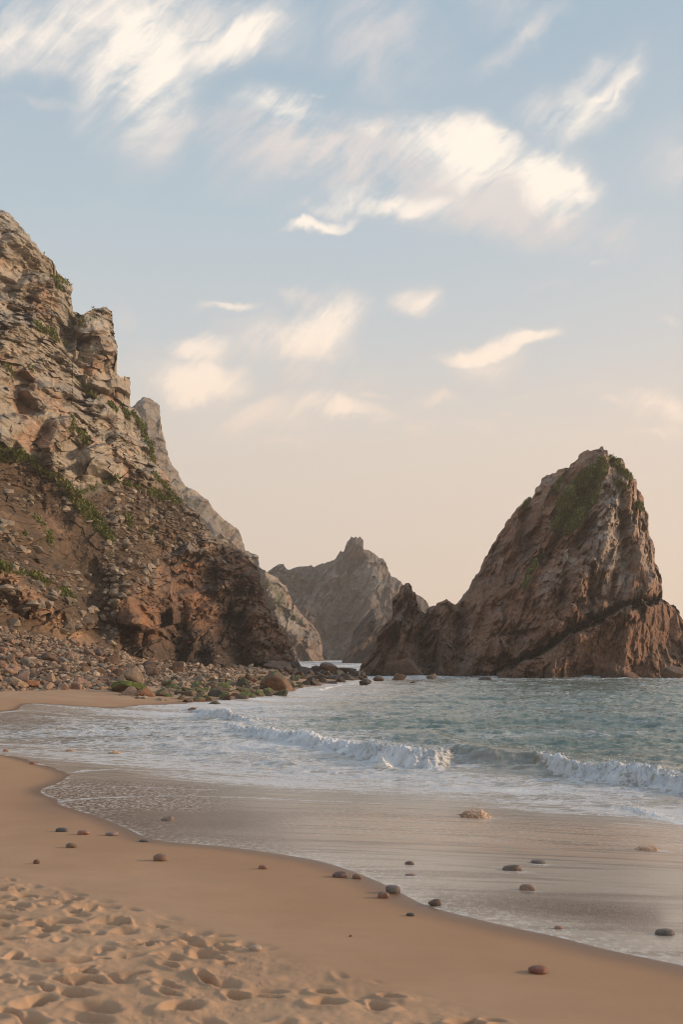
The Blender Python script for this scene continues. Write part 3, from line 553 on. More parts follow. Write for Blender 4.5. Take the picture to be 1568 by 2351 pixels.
def foam_tab(px, py):
    i = np.clip(np.searchsorted(fpy, py)-1, 0, len(fpy)-2); fy = np.clip((py-fpy[i])/(fpy[i+1]-fpy[i]), 0, 1)
    j = np.clip(np.searchsorted(FT_PX, px)-1, 0, len(FT_PX)-2); fx = np.clip((px-FT_PX[j])/(FT_PX[j+1]-FT_PX[j]), 0, 1)
    return (ftab[i, j]*(1-fx)+ftab[i, j+1]*fx)*(1-fy)+(ftab[i+1, j]*(1-fx)+ftab[i+1, j+1]*fx)*fy
far = 1/(1+(gy/260)**2)
def ridged(P, seed): return 1-2*np.abs(fbm(P, seed, 3, .5))
rot = lambda an, s1, s2, o: np.stack([(gx*math.cos(an)+gy*math.sin(an))*s1, (-gx*math.sin(an)+gy*math.cos(an))*s2, 0*gx+o], 1)
fullsea = sst(csd, 0, 18)
chop = .20*fbm(rot(-.25, .09, .24, 1), 501, 3)+.085*ridged(rot(-.22, .20, .55, 2), 502)+.055*ridged(rot(.15, .55, 1.25, 3), 503)+.030*ridged(rot(-.35, 1.3, 2.9, 5), 504)+.014*fbm(rot(.1, 3.3, 5.2, 7), 505, 3, .6)
wavez = chop*(.48+.52*fullsea)*(.45+.55*far)*1.35
wavez += .22*fullsea*far*np.sin((gy+.22*gx)*.42+2*fbm(rot(0, .03, .05, 4), 506, 2))*sst(csd, 12, 40)
water = np.maximum(wavez, -1)
# breaking waves: (px, base py, height, foaminess)
BRK = [([(395, 1628, 0, .9), (440, 1634, .30, 1), (520, 1650, .42, 1), (575, 1655, .30, .7), (640, 1652, 0, 0)], 1.2, 0),
       ([(500, 1672, 0, .9), (545, 1690, .34, 1), (600, 1702, .46, 1), (700, 1722, .48, 1), (800, 1737, .52, 1), (880, 1748, .55, 1), (950, 1765, .66, 1), (1005, 1768, .66, 1), (1045, 1756, .62, .55), (1100, 1760, .70, .0), (1160, 1764, .66, .0), (1230, 1764, .62, .0), (1275, 1776, .52, .9), (1330, 1788, .58, 1), (1420, 1800, .56, 1), (1500, 1806, .52, 1), (1568, 1814, .5, 1), (1800, 1850, .4, 1)], 1.5, 1),
       ([(1380, 1872, 0, .5), (1450, 1880, .22, .6), (1500, 1893, .44, 1), (1568, 1912, .50, 1), (1750, 1970, .5, 1)], 1.0, 2),
       ([(780, 1702, 0, 0), (880, 1698, .30, 0), (1000, 1706, .34, 0.02), (1080, 1712, .1, 0)], 1.4, 3),
       ([(660, 1582, 0, 1), (690, 1588, .35, 1), (740, 1586, .42, 1), (790, 1574, .3, 1), (860, 1566, 0, .6)], 1.2, 4)]
foamx = np.zeros(len(gx)); lump = np.zeros(len(gx)); push = np.zeros(len(gx))
lum = fbm(np.stack([gx*2.2, gy*2.2, 0*gx+3], 1), 520, 4, .62); lum3 = ridged(np.stack([gx*6, gy*6, 0*gx+3], 1), 522); lum2 = fbm(np.stack([gx*.7, gy*.7, 0*gx+5], 1), 521, 3)
for pts, wd, k in BRK:
    a_ = np.array(pts); d0 = CAMZ*F/(a_[:, 1]-HY); xb = (a_[:, 0]-HX)/F*d0; o_ = np.argsort(xb); xb, d0, hh, ff = xb[o_], d0[o_], a_[o_, 2], a_[o_, 3]
    yb = np.interp(gx, xb, d0)+.35*fbm(np.stack([gx*.5, 0*gx+k, 0*gx], 1), 530+k, 3); H = np.interp(gx, xb, hh, 0, 0); FO = np.interp(gx, xb, ff, 0, 0)
    tt = gy-yb; H = .62*H*(1+.45*fbm(np.stack([gx*.8, 0*gx+k, 0*gx], 1), 540+k, 3))
    front = sst(tt+.22*lum, -0.25, .85*wd); back_ = np.exp(-(np.maximum(tt-.62*wd, 0)/(1.5*wd))**2); bump = H*front*back_
    water = np.maximum(water, water*(1-.7*front*back_*(H > 0))+bump)
    fo = FO*sst(H, 0, .1)*sst(tt+.5*lum, -.55, .1)*(1-sst(tt, 1.1*wd, 1.9*wd)); foamx = np.maximum(foamx, fo*(.82+.25*lum2+.18*lum))
    lump += fo*(.10*lum+.07*lum2+.085*lum3)*sst(tt, -.4, .4); push += fo*front*back_*(-.15+.30*lum)
water += lump
bxw, byw = todc(np.stack([gx, gy, 0*gx], 1))
film = gs*1.0; thick = np.clip(ssd*.03, -.06, .014)
film = sand_base(gx, gy, csd)+thick+.0035*fbm(q2(1.0, .6, 2.0, 3), 551, 3)*sst(ssd, .2, 2)+.012*fbm(q2(.9, .5, 1.5, 5), 552, 3)*sst(csd, -4, 0)
sw = sst(csd, -1.0, 5.0)
wz_ = film*(1-sw)+np.maximum(water, np.minimum(film, .02))*sw
wz_ = np.where(ssd > 0, np.maximum(wz_, film), wz_)
qpx, qpy = todc(np.stack([gx, gy, np.maximum(wz_, 0*gx-.2)], 1))
warpx, warpy = 40*fbm(q2(.18, .6, 1.4, 9), 561, 3), 9*fbm(q2(.5, .5, 1.6, 11), 562, 3)
foam = foam_tab(qpx+warpx, qpy+warpy*np.clip((qpy-HY)/200, .1, 1))
foam = np.minimum(foam*1.04, 1)*(.90+.45*fbm(q2(.35, .35, 1.7, 13), 563, 4, .6))
edge = np.exp(-(np.maximum(ssd-.02, 0)/(.022+.0025*gy))**2)*(ssd > -.05)*np.clip(.62+.5*fbm(q2(2.2, 1, 1, 4), 566, 3), 0, 1)
def wline(D, wd, amp=1.0):
    a_ = on_sand([p_[0] for p_ in D], [p_[1] for p_ in D]); pl = smooth_poly([tuple(p_) for p_ in a_], 2)
    o_ = np.zeros(len(gx)); s_ = np.where((gx > min(p_[0] for p_ in pl)-1) & (gx < max(p_[0] for p_ in pl)+1) & (gy < max(p_[1] for p_ in pl)+1.5) & (gy > min(p_[1] for p_ in pl)-1.5))[0]
    o_[s_] = amp*np.exp(-(pl_dist(gx[s_]+.05*lum[s_], gy[s_]+.08*lum[s_], pl)/wd)**2); return o_
arcs = wline([(92, 1811), (150, 1807), (250, 1806), (340, 1809), (420, 1814), (560, 1816)], .10, .95)
arcs = np.maximum(arcs, wline([(128, 1844), (160, 1837), (250, 1833), (340, 1829), (450, 1829), (600, 1834), (784, 1842), (900, 1850)], .11, .95))
arcs = np.maximum(arcs, wline([(168, 1774), (220, 1768), (300, 1769), (400, 1775), (560, 1782)], .22, 1.0))
arcs = np.maximum(arcs, wline([(0, 1731), (60, 1734), (160, 1742), (280, 1756), (380, 1765), (500, 1768), (600, 1752)], .20, 1.0))
arcs = np.maximum(arcs, wline([(-200, 1690), (0, 1710), (150, 1718), (300, 1722)], .28, .8))
arcs = np.maximum(arcs, wline([(50, 1613), (110, 1620), (200, 1628), (300, 1632)], .35, 1.0)); arcs = np.maximum(arcs, wline([(0, 1636), (60, 1630), (150, 1640), (260, 1655)], .35, .9))
foam = np.maximum(foam, np.maximum(foamx, np.maximum(edge*.72, arcs*.68)))
for px_, py_, w_ in [(382, 1886, 34), (941, 1990, 26), (943, 2016, 30), (1178, 2006, 50), (1238, 1989, 38), (1213, 2050, 42), (1285, 2137, 24), (1532, 2154, 52), (902, 2056, 30), (999, 2083, 30), (1095, 1881, 80), (1485, 1956, 70), (10, 1729, 14), (254, 1921, 30)]:
    q_ = on_sand([px_], [py_])[0]; ww = w_/F*q_[1]; foam = np.maximum(foam, .56*np.exp(-((gx-q_[0]-.3*ww)/(ww*1.15))**2-((gy-q_[1]-.15*ww)/(ww*.42))**2)*(ssd > 0))
# thin-film look: how milky, how sandy and speckled
milky = sst(csd, -9, -1.5)*.55+.25*sst(fbm(q2(.30, .25, 1.5, 21), 571, 3), -.3, .5)
milky = np.maximum(milky, .75*sst(qpx, 560, 760)*sst(qpy, 1850, 1890))
brown = sst(-np.abs(qpy-(1822+.02*qpx)), -42, -20)*sst(-qpx, -620, -380)+.8*np.exp(-(pl_dist(qpx+warpx, qpy+warpy, [(1000, 2075), (1200, 2078), (1500, 2105)])/30)**2)+sst(-np.abs(qpy-1655), -24, -10)*sst(-qpx, -220, -40)
milky = np.clip(milky*(1-np.clip(brown*1.2, 0, 1)), 0, 1)
speck = np.clip(.55*np.exp(-np.maximum(ssd, 0)/.5)+.35*sst(-np.abs(qpy-(1880+.06*(qpx-784))), -55, -15)*sst(qpx, 500, 800)+.9*np.clip(brown, 0, 1)*sst(-qpx, -900, -500), 0, 1)
turb = sst(-np.abs(qpy-(1898+.055*(qpx-784)+.02*warpy)), -62, -22)*sst(qpx, 560, 900)
m, t, p = material('sea_water')
pos = t.new('ShaderNodeNewGeometry').outputs['Position']
fo_, mi_, de_, sp_, tu_ = (attr(t, k) for k in ('foam', 'milky', 'deep', 'speck', 'turb'))
f1 = t.noise(t.mapping(pos, sc=(.55, 1.3, 1)), 1.5, 8, .66, .8); f2 = t.noise(t.mapping(pos, sc=(.8, 1.2, 1)), 9, 5, .65, .3); f3 = t.noise(pos, 60, 3, .6)
vo = t.new('ShaderNodeTexVoronoi', feature='DISTANCE_TO_EDGE'); vo.inputs['Scale'].default_value = 2.2
wp = t.new('ShaderNodeVectorMath', operation='MULTIPLY_ADD', i_0=f1.outputs['Color'], i_1=(1.6, 1.6, 1.6), i_2=t.mapping(pos, sc=(.6, 1.2, 1))); t.put(vo.inputs['Vector'], wp.outputs[0])
lace = t.ss(vo.outputs['Distance'], .0, .22, 1.0, 0.0)
fst = t.noise(t.mapping(pos, rot=(0, 0, .12), sc=(.16, 1.0, 1)), 2.6, 6, .66, .5)
pat = t.m('ADD', t.m('ADD', t.m('MULTIPLY', f1.outputs[0], .26), t.m('ADD', t.m('MULTIPLY', f2.outputs[0], .20), t.m('MULTIPLY', fst.outputs[0], .40))), t.m('MULTIPLY', lace, .18))
# pat roughly .3-.8 ; foam density moves the threshold
thr = t.m('SUBTRACT', .80, t.m('MULTIPLY', fo_, .50))
fm = t.ss(t.m('SUBTRACT', pat, thr), -.06, .10); fm = t.m('MULTIPLY', fm, t.ss(fo_, .0, .08))
spk = t.m('MULTIPLY', t.ss(t.m('ADD', t.m('MULTIPLY', t.noise(pos, 14, 3, .6).outputs[0], .7), t.m('MULTIPLY', f3.outputs[0], .3)), .51, .57), sp_)
deepc = t.mix(t.ss(f1.outputs[0], .35, .65), (.075, .118, .088, 1), (.140, .178, .138, 1))
shal = t.mix(mi_, (.115, .064, .038, 1), (.50, .405, .31, 1))
shal = t.mix(t.m('MULTIPLY', tu_, t.ss(t.noise(t.mapping(pos, sc=(.5, 1.4, 1)), 7, 6, .7, .4).outputs[0], .40, .60)), shal, (.50, .30, .185, 1))
stk = t.noise(t.mapping(pos, sc=(.22, 2.4, 1)), 2.2, 5, .6); shal = t.mix(t.m('MULTIPLY', t.ss(stk.outputs[0], .47, .62), .65), shal, (.15, .10, .066, 1)); grn = t.noise(pos, 55, 3, .7)
shal = t.mix(t.ss(grn.outputs[0], .42, .62, 0, .22), shal, (.70, .58, .46, 1))
shal = t.mix(spk, shal, (.78, .68, .58, 1))
wc = t.mix(de_, shal, deepc)
wc = t.mix(t.m('MULTIPLY', t.ss(fo_, .05, .9), .42), wc, (.42, .40, .36, 1))
wc = t.mix(fm, wc, t.mix(t.ss(fo_, .84, .97), (.67, .635, .61, 1), (.80, .77, .75, 1))); t.put(p.inputs['Base Color'], wc)
t.put(p.inputs['Roughness'], t.m('MAXIMUM', t.ss(fm, 0, 1, .10, .55, 'LINEAR'), t.ss(de_, 0, 1, .27, .05, 'LINEAR'))); p.inputs['IOR'].default_value = 1.45
rip = t.noise(t.mapping(pos, rot=(0, 0, .2), sc=(.7, 1.5, 1)), 3.2, 6, .62, .4)
bn = t.new('ShaderNodeBump', i_Strength=1.0); t.put(bn.inputs['Distance'], t.ss(de_, 0, 1, .004, .050, 'LINEAR')); t.put(bn.inputs['Height'], rip.outputs[0])
bn2 = t.new('ShaderNodeBump', i_Strength=1.0); t.put(bn2.inputs['Distance'], t.m('MULTIPLY', fm, .07)); t.put(bn2.inputs['Height'], f2.outputs[0]); t.put(bn2.inputs['Normal'], bn.outputs[0])
t.put(p.inputs['Normal'], bn2.outputs[0])
MAT_SEA = m
deep = sst(csd, 1.5, 16)
V = np.stack([gx, gy+push, wz_], 1)
keep = (ssd > -1.2).reshape(NR, NC); fq = grid_faces(NR, NC); kf = keep[:-1, :-1].ravel() & keep[1:, 1:].ravel() & keep[1:, :-1].ravel() & keep[:-1, 1:].ravel(); fq = fq[kf]
used = np.zeros(len(V), bool); used[fq.ravel()] = True; rm = np.cumsum(used)-1
mesh_np('sea', V[used], rm[fq], MAT_SEA, None, True, {k: v_[used] for k, v_ in dict(foam=foam.clip(0, 1), milky=milky, deep=deep, speck=speck, turb=turb).items()})['kind'] = 'structure'
# ------------------------------------------------------------------ boulder bank under the headland
BL = [(-420, 1590), (-100, 1590), (0, 1588), (100, 1585), (200, 1583), (245, 1586), (275, 1600), (330, 1606), (420, 1611), (560, 1605), (640, 1596), (690, 1581), (760, 1570), (835, 1560)]
TL = [(-420, 1425), (0, 1440), (60, 1452), (130, 1470), (230, 1490), (330, 1518), (430, 1528), (560, 1532), (680, 1536), (740, 1542), (835, 1552)]
TD = [(-420, 76), (0, 84), (130, 94), (250, 104), (450, 126), (600, 141), (700, 147), (740, 142), (835, 128)]
bpxs = np.linspace(-420, 835, 260); b0 = on_sand(bpxs, lut(bpxs, BL)); b0z = sand_base(b0[:, 0], b0[:, 1])
B0 = np.stack([b0[:, 0], b0[:, 1], b0z-.15], 1); B1 = pt(bpxs, lut(bpxs, TL), lut(bpxs, TD)); B1 = B1+(B1-B0)*.06
def bank_pt(px, s):
    f = lambda A: np.stack([np.interp(px, bpxs, A[:, k]) for k in range(3)], -1)
    return f(B0)*(1-s)[..., None]+f(B1)*s[..., None]
def bank_at(px, py):
    s = np.linspace(0, 1, 200); P_ = bank_pt(np.full(200, float(px)), s); y = todc(P_)[1]; k = int(np.argmin(np.abs(y-py))); return P_[k]
ss_ = np.linspace(0, 1, 120); bx2, bs2 = np.meshgrid(bpxs, ss_); BP = bank_pt(bx2.ravel(), bs2.ravel())
BP[:, 2] += (.30*fbm(BP*.35, 601, 3)+.14*fbm(BP*1.5, 602, 3))*sst(bs2.ravel(), 0, .08)
r_, g_, _ = facets(BP, .55, np.eye(3), 603); BP[:, 2] += .12*r_*sst(bs2.ravel(), 0, .05)
bc = np.tile([.30, .20, .13], (len(BP), 1))*(.6+.6*g_)[:, None]; bc = mixc(bc, (.10, .065, .045), sst(fbm(BP*.4, 604, 3), 0, .5)*.6); bxd = bx2.ravel()
bc = mixc(bc, (.045, .034, .026), sst(bxd, 560, 640)*.8); bc = mixc(bc, (.40, .235, .14), sst(bxd, 380, 420)*sst(-bxd, -600, -540)*sst(-bs2.ravel(), -.22, -.1)*.8)
mesh_np('boulder_bank', BP, grid_faces(120, 260), MAT_ROCK, None, False, {'tint': bc})['kind'] = 'structure'

# ---- stone materials: the object's own colour, moss by the alpha of that colour
def stone_material(name, sc, rough, spec=.3):
    m, t, p = material(name); oi = t.new('ShaderNodeObjectInfo'); tcn = t.new('ShaderNodeTexCoord'); geo = t.new('ShaderNodeNewGeometry'); pos = geo.outputs['Position']
    n1 = t.noise(pos, 1.5*sc, 5, .62); n2 = t.noise(pos, 9*sc, 4, .6); n3 = t.noise(pos, 3*sc, 4, .6)
    k = t.m('MULTIPLY', t.ss(n1.outputs[0], .3, .7, .68, 1.30, 'LINEAR'), t.ss(n2.outputs[0], .3, .7, .78, 1.2, 'LINEAR'))
    mul = t.new('ShaderNodeVectorMath', operation='SCALE', i_0=oi.outputs['Color']); t.put(mul.inputs['Scale'], k)
    c = t.mix(t.ss(n3.outputs[0], .55, .72, 0, .35), mul.outputs[0], (.36, .20, .11, 1))
    nz = t.new('ShaderNodeSeparateXYZ'); t.put(nz.inputs[0], geo.outputs['Normal'])
    ms = t.ss(t.m('ADD', t.m('ADD', nz.outputs[2], t.m('MULTIPLY', n3.outputs[0], 2.6)), t.m('MULTIPLY', oi.outputs['Alpha'], 1.2)), 2.2, 2.5)
    c = t.mix(t.m('MULTIPLY', ms, t.ss(oi.outputs['Alpha'], .02, .1)), c, t.mix(t.ss(n2.outputs[0], .4, .65), (.050, .056, .010, 1), (.150, .170, .022, 1)))
    t.put(p.inputs['Base Color'], c); p.inputs['Roughness'].default_value = rough; p.inputs['Specular IOR Level'].default_value = spec
    bn = t.new('ShaderNodeBump', i_Strength=.7, i_Distance=.10/sc); t.put(bn.inputs['Height'], t.noise(pos, 4*sc, 7, .65).outputs[0]); t.put(p.inputs['Normal'], bn.outputs[0])
    return m
MAT_STONE = stone_material('boulder_stone', 1.0, .85); MAT_WETSTONE = stone_material('wet_boulder_stone', 1.0, .6, .35); MAT_PEB = stone_material('pebble_stone', 14.0, .6, .4)
def ico(sub):
    import bmesh
    bm = bmesh.new(); bmesh.ops.create_icosphere(bm, subdivisions=sub, radius=1); V = np.array([v.co[:] for v in bm.verts]); Fa = np.array([[v.index for v in f.verts] for f in bm.faces]); bm.free(); return V, Fa
ICO = {k: ico(k) for k in (1, 2, 4, 5)}
def rock_shape(seed, sub=4, planes=13, round_=.10, peak=0.0, rough=.03):
    """angular block: sphere cut by random planes; extents normalised to 1 x 1 x 1 with the base at z = 0"""
    rg = np.random.RandomState(seed); D_, Fa = ICO[sub]; N = rg.normal(size=(planes, 3)); N /= np.linalg.norm(N, axis=1)[:, None]
    if peak: N[:4, 2] = np.abs(N[:4, 2])*.4+peak; N /= np.linalg.norm(N, axis=1)[:, None]
    A_ = rg.uniform(.42, .74, planes); q = A_[None, :]/np.maximum(D_@N.T, .05); kk = 1/max(round_, .01)
    r = -np.log(np.exp(-kk*q).sum(1)+math.exp(-kk*1.15))/kk
    V_ = D_*r[:, None]; V_ = V_*(1+rough*fbm(V_*2.2+seed, 7, 4, .6)+rough*.6*fbm(V_*7+seed, 8, 2))[:, None]
    lo, hi = V_.min(0), V_.max(0); V_ = (V_-(lo+hi)/2)/(hi-lo); V_[:, 2] += .5; return V_, Fa
def stone(name, V_, Fa, mat, size, loc, rz, col, moss=0, smooth=False, tilt=(0, 0)):
    me_o = mesh_np(name, V_, Fa, mat, None, smooth); me_o.location = loc; me_o.scale = size; me_o.rotation_euler = (tilt[0], tilt[1], rz); me_o.color = (*col, moss); return me_o
TAN, PINK, GREY, DARK, RUST, BROWN = (.30, .20, .128), (.32, .19, .128), (.22, .172, .13), (.062, .040, .026), (.27, .12, .054), (.15, .086, .053)
# px, base py, width, height (picture units), colour, moss, wet, shape seed, pointed, where, label
HERO = [(109, 1524, 40, 27, BROWN, 0, 0, 3, 0, 'bank', 'blocky brown boulder alone high in the pale rubble left of the headland foot'),
 (250, 1531, 40, 32, BROWN, 0, 0, 4, 0, 'bank', 'dark reddish angular boulder leaning at the headland foot above the cobbles'),
 (219, 1512, 36, 22, (.11, .07, .05), 0, 0, 5, 0, 'bank', 'dark brown boulder tucked just up-left of the reddish angular one at the headland foot'),
 (183, 1575, 42, 22, PINK, 0, 0, 46, 0, 'bank', 'smooth rounded pinkish boulder at the edge of the sand'),
 (206, 1566, 34, 20, TAN, 0, 0, 7, 0, 'bank', 'tan boulder resting behind the smooth rounded one by the sand'),
 (305, 1568, 48, 38, TAN, 0, 0, 8, .9, 'bank', 'tan pyramid-shaped boulder with a pointed top behind the mossy slab'),
 (345, 1556, 42, 29, BROWN, 0, 0, 9, 0, 'bank', 'broad brown boulder right behind the tan pyramid'),
 (290, 1594, 82, 32, (.09, .065, .04), .75, 0, 10, 0, 'bank', 'long low dark slab thickly covered with moss where sand meets boulders'),
 (297, 1606, 52, 26, PINK, 0, 1, 11, 0, 'bank', 'pale pink wet boulder under the front of the mossy slab'),
 (330, 1611, 48, 27, RUST, .12, 1, 12, .4, 'bank', 'orange-brown wet boulder with a tuft of moss on its tip'),
 (368, 1606, 46, 27, (.16, .095, .055), .30, 1, 13, 0, 'bank', 'brown wet boulder with a dark mossy cap next to the orange-brown one'),
 (292, 1618, 46, 17, (.25, .15, .10), 0, 1, 14, 0, 'wash', 'low pinkish brown rock lying in the thin wash at the corner of the far sand'),
 (396, 1613, 30, 12, (.27, .17, .11), 0, 1, 15, 0, 'wash', 'flat tan wet boulder at the waterline in front of the brown capped one'),
 (20, 1552, 34, 20, PINK, 0, 0, 16, 0, 'bank', 'rounded pink boulder near the left edge of the rubble'),
 (66, 1575, 42, 15, RUST, 0, 0, 17, 0, 'bank', 'low flat orange boulder sitting on the far sand edge'),
 (112, 1569, 26, 26, TAN, 0, 0, 18, .3, 'bank', 'upright tan boulder standing near the sand edge'),
 (336, 1536, 38, 20, (.15, .10, .075), 0, 0, 19, 0, 'bank', 'dark grey-brown rounded boulder in the pale cobbles under the cliff'),
 (405, 1545, 36, 28, BROWN, 0, 0, 20, .8, 'bank', 'brown wedge of rock leaning on the dark cliff foot'),
 (633, 1590, 78, 50, (.15, .080, .042), .10, 1, 21, .3, 'bank', 'largest orange and black boulder at the foot of the headland tip, moss at its base'),
 (642, 1600, 42, 19, (.055, .045, .03), .55, 1, 22, 0, 'wash', 'dark wet mossy boulder in the foam below the largest boulder'),
 (613, 1594, 32, 16, (.06, .05, .03), .6, 1, 23, 0, 'bank', 'small green-topped boulder touching the left of the largest boulder'),
 (572, 1570, 40, 25, BROWN, .15, 0, 24, 0, 'bank', 'brown boulder behind the dark one left of the largest boulder'),
 (555, 1582, 38, 25, DARK, .25, 1, 25, 0, 'bank', 'nearly black rounded boulder left of the largest boulder'),
 (512, 1592, 40, 26, (.30, .24, .19), .55, 1, 26, .3, 'bank', 'pale wet boulder with a bright green mossy side'),
 (552, 1596, 40, 18, (.07, .055, .035), .75, 1, 27, 0, 'bank', 'low dark green mossy boulder below the nearly black one'),
 (633, 1541, 74, 25, (.12, .085, .065), 0, 0, 28, 0, 'bank', 'wide flat brown slab against the foot of the headland tip'),
 (757, 1546, 50, 26, (.16, .085, .055), 0, 1, 29, .3, 'bank', 'reddish-brown rock standing in the channel between headland and sea stack'),
 (694, 1545, 44, 16, (.08, .052, .036), 0, 1, 30, 0, 'bank', 'low dark spur of rock running out from the headland tip'),
 (490, 1620, 30, 13, (.07, .055, .035), .1, 1, 31, .3, 'wash', 'dark rock alone in white foam off the boulders'),
 (411, 1618, 15, 10, (.30, .19, .13), 0, 1, 32, .5, 'wash', 'tiny pale pointed rock in the foam off the boulders'),
 (440, 1630, 36, 9, (.30, .19, .13), 0, 1, 33, 0, 'wash', 'long low tan rock awash in the foam'),
 (840, 1574, 32, 16, (.065, .045, .032), 0, 1, 34, 0, 'wash', 'jagged dark rock in foam off the left end of the sea stack'),
 (870, 1564, 26, 12, (.12, .075, .05), 0, 1, 35, 0, 'wash', 'small brown rock between the jagged dark rock and the sea stack slab'),
 (932, 1556, 92, 44, (.155, .095, .068), 0, 0, 36, .25, 'wash', 'big flat-topped block fallen at the left foot of the sea stack'),
 (922, 1562, 36, 17, (.20, .13, .09), 0, 1, 37, 0, 'wash', 'lighter brown boulder in front of the big flat-topped block'),
 (992, 1560, 26, 14, (.13, .08, .055), 0, 1, 38, 0, 'wash', 'small brown boulder right of the big flat-topped block'),
 (1118, 1564, 34, 11, DARK, 0, 1, 39, 0, 'wash', 'low black rock awash below the start of the dark crevice'),
 (1456, 1563, 42, 21, (.20, .10, .05), 0, 1, 40, .6, 'wash', 'small pointed orange-brown rock in the sea before the right end of the stack'),
 (1560, 1562, 70, 34, (.14, .085, .055), 0, 1, 41, .2, 'wash', 'brown rock at the right edge of the water beside the stack'),
 (948, 1570, 16, 6, DARK, 0, 1, 42, 0, 'wash', 'tiny black rock just breaking the water before the flat-topped block'),
 (700, 1563, 32, 16, DARK, 0, 1, 43, 0, 'bank', 'black wet boulder first in the chain from the headland tip'),
 (730, 1565, 36, 18, DARK, 0, 1, 44, 0, 'bank', 'black wet boulder second in the chain from the headland tip'),
 (765, 1565, 38, 16, (.05, .036, .028), 0, 1, 45, 0, 'bank', 'wide black boulder in the middle of the chain across the channel'),
 (799, 1564, 36, 16, (.07, .05, .036), 0, 1, 47, 0, 'bank', 'dark brown boulder nearest the sea stack in the chain across the channel'),
 (672, 1566, 30, 15, (.06, .045, .033), .2, 1, 48, 0, 'bank', 'dark wet boulder right beside the largest boulder')]
taken = []
for (px, py, w_, h_, col, moss, wet_, sd_, pk, wh, lab) in HERO:
    if wh == 'bank' and px < 830:
        L_ = bank_at(px, min(py, lut(px, BL)-.5))
    else:
        d_ = (CAMZ-(.0 if px > 700 else .05))*F/(py-HY); L_ = np.array([(px-HX)/F*d_, d_, .0])
    W_ = w_/F*L_[1]; H_ = h_/F*L_[1]*1.2
    V_, Fa = rock_shape(sd_+900, 5 if w_ > 60 else 4, 15, .07, pk, .05)
    o = stone('boulder', V_, Fa, MAT_WETSTONE if wet_ else MAT_STONE, (W_, W_*.85, H_), (L_[0], L_[1]+W_*.35, L_[2]-H_*.18), sd_*.7 if w_ < 60 else 0, col, moss)
    if w_ < 60: o.scale = (W_*.92, W_*.92, H_)
    tag(o, lab, 'boulder'); taken.append((px, py-h_*.4, w_*.42, h_*.5))
PRO = [rock_shape(1000+k, 4, 8+k % 5, .03+.02*(k % 3), (k % 3)*.25, .05) for k in range(14)]
# group, count, px range, s range (up the bank), size m, palette, moss, wet, label
GR = [('dry boulders of the rubble bank left of the headland foot', 'weathered dry pinkish tan boulder in the rubble between far sand and scree slope', 130, (-30, 290), (.02, .70), (.32, 1.15), [TAN, (.30, .185, .12), GREY, PINK, BROWN, (.22, .14, .09)], 0, 0),
      ('pale cobbles piled under the dark headland cliffs', 'pale rounded cobble heaped against the dark foot of the headland cliff', 66, (290, 640), (.28, .95), (.55, 1.05), [(.40, .29, .20), TAN, (.33, .25, .18), GREY], 0, 0),
      ('mossy boulders along the waterline', 'dark wet boulder with green moss in the belt between cobbles and foam', 52, (385, 685), (.0, .42), (.8, 1.9), [(.10, .066, .042), (.13, .082, .052), BROWN, (.075, .050, .033), (.20, .13, .085)], .36, 1),
      ('black wet rocks bridging headland and sea stack', 'small black wet rock in the low reef across the channel mouth', 30, (650, 835), (.0, .95), (1.0, 2.3), [DARK, (.075, .052, .038)], 0, 1)]
rg = np.random.RandomState(21); protos = {}
for gname, glab, cnt, pr, sr, szr, pal, moss, wet_ in GR:
    placed = []; tries = 0
    while len(placed) < cnt and tries < 9000:
        tries += 1; px = rg.uniform(*pr); s_ = rg.uniform(*sr); s_ = s_**1.15; P_ = bank_pt(np.array([px]), np.array([s_]))[0]; X_, Y_ = todc(P_)
        z_ = szr[0]+(szr[1]-szr[0])*rg.rand()**2.2; rp = z_/P_[1]*F*.5
        if any(((X_-a_)/(c_+rp))**2+((Y_-rp*.5-b_)/(d_+rp*.45))**2 < .42 for a_, b_, c_, d_ in taken+placed): continue
        placed.append((X_, Y_-rp*.4, rp, rp*.45)); k = int(rg.randint(len(PRO))); key = (k, wet_)
        sz = (z_*rg.uniform(.9, 1.3), z_*rg.uniform(.8, 1.1), z_*rg.uniform(.6, 1.0)); cc_ = np.array(pal[rg.randint(len(pal))])*rg.uniform(.8, 1.2); loc = (P_[0], P_[1], P_[2]-sz[2]*.22)
        if key not in protos:
            o = stone('boulder', *PRO[k], MAT_WETSTONE if wet_ else MAT_STONE, sz, loc, rg.uniform(0, 6.3), tuple(cc_), 0); protos[key] = o
        else:
            o = protos[key].copy(); C.objects.link(o); o.location = loc; o.scale = sz; o.rotation_euler = (0, 0, rg.uniform(0, 6.3))
        o.rotation_euler[0] = rg.normal(0, .22); o.rotation_euler[1] = rg.normal(0, .22)
        o.color = (*cc_, moss*rg.uniform(.1, 1.5)); tag(o, glab, 'boulder', gname)
    taken += placed
# every boulder gets its own words: size, colour and where it lies from the nearest landmark rock
LM = [(109, 1515, 'high blocky brown boulder'), (250, 1520, 'reddish angular boulder'), (183, 1566, 'smooth rounded boulder'), (305, 1555, 'tan pyramid boulder'), (290, 1580, 'long mossy slab'),
      (330, 1600, 'orange-brown wet boulder'), (20, 1545, 'pink boulder at left edge'), (66, 1570, 'low orange boulder'), (405, 1535, 'brown cliff-foot wedge'), (633, 1570, 'largest boulder'), (512, 1582, 'pale bright-mossed boulder'),
      (633, 1530, 'wide brown cliff-foot slab'), (757, 1535, 'reddish channel rock'), (555, 1572, 'nearly black boulder'), (799, 1560, 'dark boulder nearest the sea stack')]
ORD = ['nearest', 'second nearest', 'third nearest', 'fourth nearest', 'fifth nearest', 'sixth nearest', 'seventh nearest', 'eighth nearest', 'ninth nearest', 'tenth nearest']
buck = {}
bpy.context.view_layer.update()
